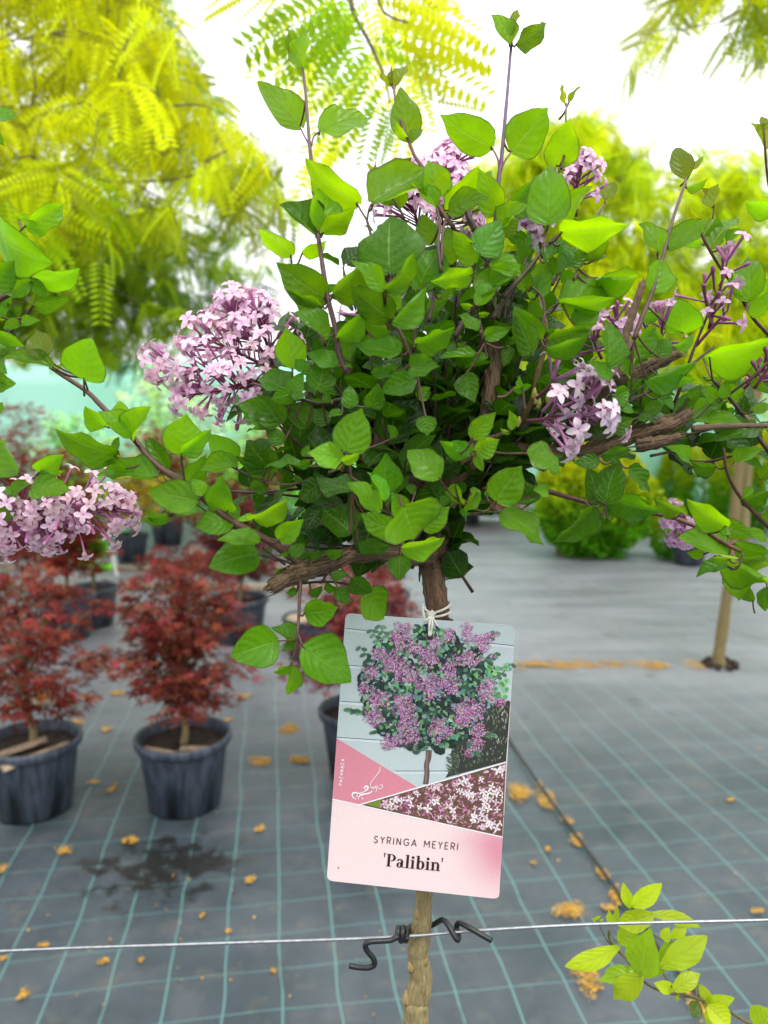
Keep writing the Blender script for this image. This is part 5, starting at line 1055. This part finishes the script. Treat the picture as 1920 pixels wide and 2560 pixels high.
locust(tr_, polyT, (2.5, 3.4), 42, 8, .14, lambda x, y, Y: lerp3(ye, mid, random.random()), np.array(P(2160, -100, Yt)), limbs=8, spray=(.15, .3))

# ---- windbreak fence
m, t, o = newmat('windbreak_mesh'); l = t.links.new
txc = N(t, 'ShaderNodeTexCoord'); no = N(t, 'ShaderNodeTexNoise'); no.inputs['Scale'].default_value = 1.5; mpn = N(t, 'ShaderNodeMapping'); mpn.inputs['Scale'].default_value = (1, 1, .25); l(txc.outputs['Object'], mpn.inputs[0]); l(mpn.outputs[0], no.inputs['Vector'])
c = mixc(t, no.outputs['Fac'], (.36, .74, .60), (.62, .88, .78)); pr = N(t, 'ShaderNodeBsdfPrincipled'); pr.inputs['Roughness'].default_value = .7; l(c, pr.inputs['Base Color'])
trn = N(t, 'ShaderNodeBsdfTranslucent'); l(c, trn.inputs['Color']); ms = N(t, 'ShaderNodeMixShader'); ms.inputs[0].default_value = .45; l(pr.outputs[0], ms.inputs[1]); l(trn.outputs[0], ms.inputs[2]); l(ms.outputs[0], o.inputs[0]); M_net = m
fe = thing('windbreak_fence', (0, 9.5, 0), 'long turquoise mesh windbreak fence across the back of the nursery', 'fence')
mb = MB(); xs_ = np.linspace(-14, 14, 141); zs_ = np.linspace(.02, 1.95, 8)
V = [(x, 9.5 + .05 * math.sin(x * 2.1) * math.sin(z * 2 + .5) + .03 * math.sin(x * 7), z - .05 * abs(math.sin(x * math.pi / 2.8)) * (z / 1.95)) for z in zs_ for x in xs_]
mb.add(V, grid_faces(len(xs_), len(zs_))); nm = mb.build('mesh_sheet', M_net, fe); sm_ = nm.modifiers.new('thick', 'SOLIDIFY'); sm_.thickness = .004
for x in np.arange(-14, 14.1, 2.8):
    mb = MB(); tube(mb, [(x, 9.56, 0), (x, 9.56, 2.05)], [.04, .04], 8, 1); mb.build('post', M_dark, fe)
mb = MB(); tube(mb, [(-14, 9.54, 1.9), (0, 9.54, 1.9), (14, 9.54, 1.9)], [.006, .006], 5, 6); mb.build('rail', M_dark, fe)
# shed beyond the fence
sh_ = thing('shed', (P(1640, 1000, 14)[0], 14, 0), 'low salmon-walled shed beyond the turquoise fence at right', 'shed'); sx = P(1640, 1000, 14)[0]
mb = MB(); mb.add([(sx - 1.2, 13.2, 0), (sx + 1.2, 13.2, 0), (sx + 1.2, 15, 0), (sx - 1.2, 15, 0), (sx - 1.2, 13.2, 2.1), (sx + 1.2, 13.2, 2.1), (sx + 1.2, 15, 2.1), (sx - 1.2, 15, 2.1), (sx - 1.2, 14.1, 2.6), (sx + 1.2, 14.1, 2.6)], [(0, 1, 5, 4), (1, 2, 6, 5), (2, 3, 7, 6), (3, 0, 4, 7), (5, 6, 9), (7, 4, 8)])
mb.build('wall', simple_mat('salmon_wall', (.62, .30, .22), .8, .2, 3), sh_, smooth=False)
mb = MB()
for sg, ya in ((-1, 13.0), (1, 15.2)):
    V = [(sx - 1.35, ya, 2.0), (sx + 1.35, ya, 2.0), (sx + 1.35, 14.1, 2.68), (sx - 1.35, 14.1, 2.68)]; V += [(a, b, c_ - .05) for a, b, c_ in V]; mb.add(V, [(0, 1, 2, 3), (7, 6, 5, 4), (0, 4, 5, 1), (1, 5, 6, 2), (2, 6, 7, 3), (3, 7, 4, 0)])
mb.build('roof', simple_mat('shed_roof', (.30, .14, .10), .8, .3, 6), sh_, smooth=False)

# ---- pots and plants
def pot_mesh(parent, x, y, rt=.15, h=.235, mat=None, soil=True, name='pot', z0=0.0, rimc=None):
    mb = MB(); seg = 48; prof = [(.74, 0, 0), (.76, .01, 0), (.93, .84, 1), (.94, .86, 0), (1.0, .87, 0), (1.03, .90, 0), (1.04, .97, 0), (1.02, 1.0, 0), (.97, 1.0, 0), (.94, .97, 0), (.90, .80, 0), (.70, .05, 0)]
    V = []
    for r_, z, rib in prof:
        for k in range(seg):
            a = 2 * math.pi * k / seg; rr_ = rt * r_ * (1 + (.006 * (k % 4 < 2)) * (z < .85 and z > 0))
            if z == 0 and (k % 8) in (3, 4): zz = .028 * h / .235
            else: zz = z * h
            V.append((x + rr_ * math.cos(a), y + rr_ * math.sin(a), z0 + zz))
    mb.add(V, grid_faces(seg, len(prof), True) + [tuple((len(prof) - 1) * seg + k for k in range(seg))]); pt = mb.build(name, mat or M_plastic, parent)
    if soil:
        mb = MB(); V = [(x, y, z0 + h * .86)]; rings = 6
        for j in range(1, rings + 1):
            for k in range(24):
                a = 2 * math.pi * k / 24; rr_ = rt * .915 * j / rings; V.append((x + rr_ * math.cos(a), y + rr_ * math.sin(a), z0 + h * .84 + random.uniform(-.006, .008)))
        F = [(0, 1 + k, 1 + (k + 1) % 24) for k in range(24)]
        for j in range(rings - 1): F += [(1 + j * 24 + k, 1 + (j + 1) * 24 + k, 1 + (j + 1) * 24 + (k + 1) % 24, 1 + j * 24 + (k + 1) % 24) for k in range(24)]
        mb.add(V, F); mb.build('soil', M_soil, parent)
    return pt
def maple_leaf_t():
    V = [(0, 0, 0)]; F = []
    for k, (a, l_) in enumerate(((-110, .6), (-60, .85), (0, 1.05), (60, .85), (110, .6))):
        a = R(a); d = np.array([math.sin(a), math.cos(a)]); n_ = np.array([d[1], -d[0]]); b = len(V)
        for p in (d * l_ * .45 + n_ * .13, d * l_, d * l_ * .45 - n_ * .13): V.append((p[0], p[1], -.12 * np.linalg.norm(p) ** 2))
        F.append((0, b, b + 1, b + 2))
    return np.array(V), np.array(F)
ML = maple_leaf_t()
def maple(label, x, y, hgt, rad, n, leafs=.030, group='potted red maples on the fabric', potr=.15, tint=(1, 1, 1), lowest=.28, dense=1.0, limbs=34, name='potted_maple', cat='potted maple', mat=None, trunktint=(1, 1, 1), lt=None):
    t_ = thing(name, (x, y, 0), label, cat, group); ph_ = potr * 1.56; pot_mesh(t_, x, y, potr, ph_)
    tb = MB(); b = np.array([x, y, ph_ * .84]); fork_ = b + [random.uniform(-.02, .02), 0, .10 + hgt * .05]
    tube(tb, [b, b + [.008, 0, .05], fork_], [.014, .011, .010], 9, 5, (1, 1, 1), .15)
    pos = []; dr = []
    for k in range(limbs):
        q = (k + .5) / limbs; a = k * 2.4 + random.uniform(-.3, .3); zz = ph_ + (lowest * .5 + (1 - lowest * .5) * q ** .9) * (hgt - ph_)
        prof = math.sin(math.pi * min(1, (q * .80 + .16))) ** .7; rr_ = rad * prof * random.uniform(.55, 1.08)
        e = np.array([x + rr_ * math.cos(a), y + rr_ * math.sin(a), zz]); cc = limb(tb, fork_ + [0, 0, min((zz - fork_[2]) * .3, .15) if zz > fork_[2] else 0], e, .0045, .0012, .04, 5)
        m_ = int(n / limbs)
        for j in range(m_):
            f_ = 1 - random.random() ** 1.6 * .75; p = cc[int(f_ * (len(cc) - 1))] + RNG.normal(size=3) * np.array([.035, .035, .016]) * dense * (rad / .3); pos.append(p); dr.append(nrm(p - np.array([x, y, p[2]]) + rand_unit(1)[0] * .06 + np.array([0, 0, -.04])))
    pos = np.array(pos); dr = np.array(dr); k = len(pos); up = rand_unit(k) * .55 + np.array([0, 0, 1.]); ax, ay, az = basis(dr, up); mb = MB()
    tn = np.array(tint)[None] * (.42 + 1.7 * RNG.random((k, 1)) ** 1.6) * np.stack([np.ones(k), RNG.uniform(.7, 1.6, k), RNG.uniform(.8, 1.5, k)], 1)
    instance(mb, ML[0], ML[1], pos, ax, ay, az, leafs * RNG.uniform(.7, 1.2, k), tn); mb.build('crown', mat or M_maple, t_, smooth=False); tb.build('trunk', M_stem, t_); return t_
p2 = GP(455, 2020); p1 = GP(70, 2035); 
maple('bushy dark red maple in a black pot, the middle one of the front row', p2[0], 2.39, .86, .265, 2300, limbs=40)
maple('airy red maple in a black pot cut by the left edge, twigs fanning out', p1[0] * 1.0, 2.36, .84, .29, 1500, tint=(1.05, .9, .9), dense=1.1)
p3 = P(905, 1850, 2.62); maple('red maple mostly hidden behind the plant tag, only its crown and pot rim showing', p3[0], 2.62, .76, .30, 1700, tint=(.9, .8, 1.1))
# back rows
for (px, py, hg, rd_, nn, tn, lb) in ((170, 1590, 1.10, .34, 2000, (1.15, .9, .8), 'tall orange-red maple behind the leftmost pots, below the left flower spike'), (-60, 1560, 1.25, .5, 2400, (1.1, .8, .8), 'wide red maple in the back row running out of the left edge'),
                                  (600, 1600, 1.0, .36, 2200, (.8, .8, 1.1), 'deep purple-red maple in the back row under the hanging twig'), (955, 1585, .82, .26, 900, (.9, .8, 1), 'pale red maple of the back row left of the lilac stem')):
    q = GP(px, py); maple(lb, q[0], q[1], hg, rd_, nn, .04, tint=tn, potr=.16)
for (px, py, hg, rd_, lb) in ((60, 1370, 1.45, .5, 'far red maple seen above the left flower spike'), (420, 1360, 1.2, .45, 'far dull red maple beside the cream shrub'), (700, 1340, 1.25, .5, 'far red maple showing through gaps at the lower left of the lilac crown'), (1180, 1310, .30, .75, 'low spreading red maple on the far ground right of the lilac stem')):
    q = GP(px, py); maple(lb, q[0], q[1], hg, rd_, 1500, .05, tint=(1.3, .9, .9), potr=.17 if hg > .5 else .1)
# green bushes with the same builder
def shrub(label, px, py, hgt, rad, n, tint, leafs=.04, pot=.15, **k): q = GP(px, py); return maple(label, q[0], q[1], hgt, rad, n, leafs, None, pot, tint, name='potted_shrub', cat='potted shrub', mat=M_shrub, **k)
shrub('small upright green shrub in a black pot behind the red maples', 235, 1560, .95, .20, 900, (.5, 1.0, .6), limbs=20, dense=.8)
shrub('cream variegated shrub in front of the turquoise fence at left', 430, 1330, 1.85, .6, 5200, (1.25, 1.15, 11), .05)
shrub('cream and green shrub next to the cream one, nearer the lilac', 660, 1310, 1.45, .5, 3000, (1.05, 1.1, 7), .05)
shrub('pale green shrub at the far left before the fence', 190, 1330, 1.35, .5, 2600, (.8, 1.0, 5), .05)
shrub('dark green shrub standing low behind the lilac branches at left', 560, 1420, 1.0, .45, 2400, (.45, .8, .4), .045)
shrub('bright green shrub low behind the crown, left of the lilac stem', 820, 1400, .95, .45, 2400, (.45, .85, .5), .045)
shrub('olive green shrub with orange tips by the left flower spike', 330, 1400, .95, .4, 1800, (1.2, .7, .5), .045)
# timber edging strips on the far ground, left
for i, (y, lb) in enumerate(((1422, 'pale timber edging board on the ground behind the maples, the farther one'), (1470, 'pale timber edging board on the ground behind the maples, the nearer one'))):
    a = GP(-600, y); b = GP(1000, y + 6); mb = MB(); V = []
    for p in (a, b): V += [p + [0, 0, .004], p + [0, 0, .03], p + [0, .035, .03], p + [0, .035, .004]]
    mb.add(V, [(0, 1, 5, 4), (1, 2, 6, 5), (2, 3, 7, 6), (0, 3, 2, 1), (4, 5, 6, 7)]); tag(mb.build('edging_board', M_wood, smooth=False), lb, 'edging board')
q = GP(292, 1440); mb = MB(); V = []
for z, sx_ in ((0, .012), (.12, .016), (.16, .016), (.17, .008)): V += [q + [-sx_ - z * .15, 0, z], q + [sx_ - z * .15, 0, z], q + [sx_ - z * .15, .003, z], q + [-sx_ - z * .15, .003, z]]
mb.add(V, grid_faces(4, 4, True) + [(12, 13, 14, 15)]); tag(mb.build('plant_label', M_white, smooth=False), 'white plastic label stake standing on the ground behind the maples', 'plant label')
# empty-looking black pots
for (px, py, lb) in ((775, 1640, 'black pot with pale mulch under the hanging lilac twig'), (870, 1600, 'black pot half hidden behind the top left corner of the tag')):
    q = GP(px, py); t_ = thing('plant_pot', q, lb, 'pot'); pot_mesh(t_, q[0], q[1], .14, .22, soil=False); mb = MB(); V = [q + [0, 0, .205]] + [q + [.13 * math.cos(a), .13 * math.sin(a), .2 + random.uniform(-.004, .006)] for a in np.linspace(0, 2 * math.pi, 24, endpoint=False)]
    mb.add(V, [(0, 1 + k, 1 + (k + 1) % 24) for k in range(24)]); mb.build('mulch', M_wood, t_)
# split wood pieces in the front pots
def offcut(x, y, z, ln, ang, w_, lb, tilt=.1):
    mb = MB(); V = []; d = np.array([math.cos(ang), math.sin(ang), tilt]); n_ = np.array([-math.sin(ang), math.cos(ang), 0]); c_ = np.array([x, y, z])
    for s_ in np.linspace(-.5, .5, 7):
        for k in range(7):
            a = math.pi * k / 6; V.append(c_ + d * ln * s_ + n_ * math.cos(a) * w_ * (1 + .06 * math.sin(s_ * 9 + k)) + np.array([0, 0, math.sin(a) * w_ * .7]))
    mb.add(V, grid_faces(7, 7) + [tuple(range(7)), tuple(range(42, 49))[::-1], (0, 42, 48, 6)]); tag(mb.build('wood_piece', M_wood, smooth=False), lb, 'wood piece', 'split wood pieces laid in the pots')
zt = .208
offcut(p2[0] - .045, 2.30, zt, .15, -.55, .016, 'pale split wood piece in the middle front pot, left of the stem'); offcut(p2[0] + .055, 2.325, zt, .10, -.30, .014, 'shorter split wood piece in the middle front pot, right of the stem')
offcut(p1[0] + .055, 2.27, zt, .20, .75, .018, 'long whitish split wood piece in the leftmost pot, nearest its right rim'); offcut(p1[0] - .03, 2.32, zt, .18, .70, .017, 'split wood piece lying behind the stem base in the leftmost pot')

# ---- conifers
def conifer(label, px, py, wd, hg, n, top=1.0, pot=False, group=None, egg=0.0, name='globe_conifer'):
    q = GP(px, py); x, y = q[0], q[1]; t_ = thing(name, (x, y, 0), label, 'conifer', group); z0 = 0
    if pot: pot_mesh(t_, x, y, .13, .20); z0 = .17
    mb = MB(); tube(mb, [(x, y, z0 * .8), (x, y, z0 + hg * .6)], [.02, .01], 7, 3); mb.build('trunk', M_dark, t_)
    d = rand_unit(n); rr_ = RNG.uniform(.55, 1.05, n) ** .6; lump = 1 + .10 * np.sin(d[:, 0] * 9 + d[:, 2] * 7 + px) * np.sin(d[:, 1] * 8 + 1) 
    r3 = np.stack([np.full(n, wd / 2), np.full(n, wd / 2), np.full(n, hg / 2)], 1); taper = 1 - egg * (d[:, 2] * .5 + .5) ** 1.3
    p = d * r3 * (rr_ * lump)[:, None]; p[:, :2] *= taper[:, None]; pos = p + np.array([x, y, z0 + hg / 2]); out = nrm2(d + np.array([0, 0, .55]) + RNG.normal(size=(n, 3)) * .25)
    tv = np.array([(-.12, 0, 0), (.12, 0, 0), (.30, .6, .02), (0, 1.05, 0), (-.30, .6, .02)]); tf = np.array([(0, 1, 2, 4)]); tf3 = [(4, 2, 3)]
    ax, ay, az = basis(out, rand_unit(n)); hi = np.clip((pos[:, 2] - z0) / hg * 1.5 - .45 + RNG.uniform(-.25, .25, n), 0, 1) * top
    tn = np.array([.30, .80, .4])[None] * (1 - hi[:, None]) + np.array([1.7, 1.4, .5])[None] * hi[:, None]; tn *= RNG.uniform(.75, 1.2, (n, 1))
    mb = MB(); s_ = .055 * RNG.uniform(.7, 1.3, n) * (wd / .9) ** .3; V5 = tv
    k = 5; V = pos[:, None, :] + V5[None, :, 0, None] * (ax * s_[:, None])[:, None, :] + V5[None, :, 1, None] * (ay * s_[:, None])[:, None, :]
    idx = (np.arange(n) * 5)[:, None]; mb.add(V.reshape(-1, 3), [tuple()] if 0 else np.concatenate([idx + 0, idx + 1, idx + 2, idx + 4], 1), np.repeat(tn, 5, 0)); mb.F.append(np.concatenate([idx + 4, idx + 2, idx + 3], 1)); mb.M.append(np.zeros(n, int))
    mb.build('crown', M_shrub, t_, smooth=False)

conifer('large ball-shaped conifer with yellow top and dark green base on the open fabric', 1478, 1385, 1.0, .98, 12000)
conifer('small yellow-green potted conifer just right of the big ball conifer', 1668, 1395, .28, .5, 1600, .9, pot=False)
for i, (px, py, wd, hg, eg, lb) in enumerate(((1615, 1290, .5, .95, .7, 'pointed golden conifer, first of the far row at right'), (1680, 1300, .5, 1.0, .7, 'pointed golden conifer, second of the far row at right'), (1755, 1310, .7, .95, .3, 'broad golden conifer, middle of the far row'), (1835, 1330, .6, 1.0, .4, 'yellow-green conifer of the far row beside the slim trunk'), (1900, 1330, .7, 1.1, .4, 'conifer at the right end of the far row, at the edge'), (1560, 1270, .45, .8, .6, 'golden conifer peeping over the big ball conifer'))):
    conifer(lb, px, py, wd, hg, 2600, 1.0, egg=eg, group='golden conifers in a row before the fence', name='golden_conifer')
q = GP(1722, 1408); t_ = thing('plant_pot', q, 'small black pot on the far ground right of the ball conifer', 'pot'); pot_mesh(t_, q[0], q[1], .15, .2)
# low green ground plants along the fence foot (far hedge)
for i, (px, lb) in enumerate(((-100, 'far green hedge bush at the left end of the fence'), (900, 'far green hedge bush behind the lilac stem'), (1150, 'far green hedge bush right of the lilac stem'), (1330, 'far green hedge bush behind the ball conifer'))):
    conifer(lb, px, 1235, 1.6, .7, 2600, .35, name='hedge_bush', group='far bushes before the fence')

# ---- fallen yellow litter
mb = MB()
def clump(px, py, wpx, hpx, n=None):
    c_ = GP(px, py); e = GP(px + wpx / 2, py); f_ = GP(px, py + hpx / 2); rx = abs(e[0] - c_[0]); ry = abs(f_[1] - c_[1]); n = n or int(90 + rx * ry * 22e4)
    lob = [(random.uniform(-.5, .5), random.uniform(-.5, .5), random.uniform(.35, .65)) for _ in range(7)]
    for i in range(min(n, 1500)):
        q = random.choice(lob); a = random.random() * 6.28; r_ = q[2] * random.random() ** .6
        p = c_ + [rx * (q[0] + r_ * math.cos(a)), ry * (q[1] + r_ * math.sin(a)), random.uniform(0, .0025)]; s_ = random.uniform(.0016, .0048)
        o1, o2 = rand_unit(2); o1 = o1 * [1, 1, .15]; o2 = np.cross(o1, [0, 0, 1.]) * random.uniform(.4, .9) + rand_unit(1)[0] * .1
        mb.add([p - o1 * s_, p - o2 * s_ * .6, p + o1 * s_, p + o2 * s_ * .6 + [0, 0, s_ * .3]], [(0, 1, 2, 3)], np.array([1, random.uniform(.8, 1.1), .9]) * random.uniform(.35, 1.2))
for c in (('K', 260, 390, 90, 40), ('K', 8, 470, 40, 50), ('K', 105, 1010, 50, 60), ('K', 190, 797, 60, 24), ('K', 450, 868, 50, 30), ('K', 610, 865, 30, 24), ('K', 985, 740, 26, 20), ('K', 1180, 912, 36, 18), ('K', 280, 78, 60, 16), ('K', 410, 92, 66, 18), ('K', 485, 120, 30, 50), ('K', 1130, 12, 110, 24), ('K', 1300, 4, 90, 20), ('K', 1118, 298, 46, 34), ('K', 16, 855, 26, 30), ('K', 540, 350, 20, 30), ('K', 872, 672, 26, 20), ('K', 1080, 515, 60, 40),
          ('L', 500, 1320, 190, 100), ('L', 620, 1720, 130, 210), ('L', 220, 640, 130, 100), ('L', 385, 690, 100, 120), ('L', 340, 600, 30, 70), ('L', 505, 810, 70, 36), ('L', 560, 920, 80, 70), ('L', 705, 1110, 60, 80), ('L', 800, 1250, 80, 130), ('L', 740, 1310, 80, 40), ('L', 390, 975, 30, 26), ('L', 310, 1055, 30, 20), ('L', 1590, 1328, 90, 26), ('L', 1280, 1900, 120, 140), ('L', 1200, 1780, 90, 60), ('L', 1440, 688, 50, 20),
          ('S', 105, 1742, 55, 44), ('S', 222, 1745, 36, 14), ('S', 290, 1732, 56, 16), ('S', 192, 1803, 54, 14), ('S', 268, 1822, 34, 14), ('S', 722, 1822, 70, 30), ('S', 610, 1740, 40, 16), ('S', 10, 1770, 30, 20), ('S', 245, 1653, 60, 14), ('S', 570, 1800, 24, 12), ('S', 340, 1648, 30, 12), ('S', 15, 1692, 26, 10), ('S', 160, 1945, 30, 12), ('S', 650, 1900, 60, 16), ('S', 750, 1896, 60, 20),
          ('S', 330, 2100, 40, 20), ('S', 860, 2100, 20, 10), ('S', 1300, 1980, 50, 30), ('S', 1330, 1660, 100, 12)):
    o_ = CROP[c[0]]; x, y = cr(c[0], c[1], c[2]); g_ = 1.35 if c[0] == 'L' else 1.1; clump(x, y, c[3] / o_[2] * g_, c[4] / o_[2] * g_)
for k in range(90):      # long drift against the far seam and specks everywhere
    x = random.uniform(1150, 1770); clump(x, 1662 + random.gauss(0, 5), 60, 12, 110)
for k in range(85): clump(random.uniform(-200, 2100) if k % 3 else random.uniform(0, 600), random.uniform(1750, 2640), random.uniform(4, 13), random.uniform(3, 7), random.randint(2, 6))
tag(mb.build('fallen_litter', simple_mat('fallen_yellow_petals', (.74, .44, .06), .9, .4, 120, tint=True), smooth=False), kind='stuff', label='crumbly yellow plant litter scattered on the fabric and along its seam', cat='litter')
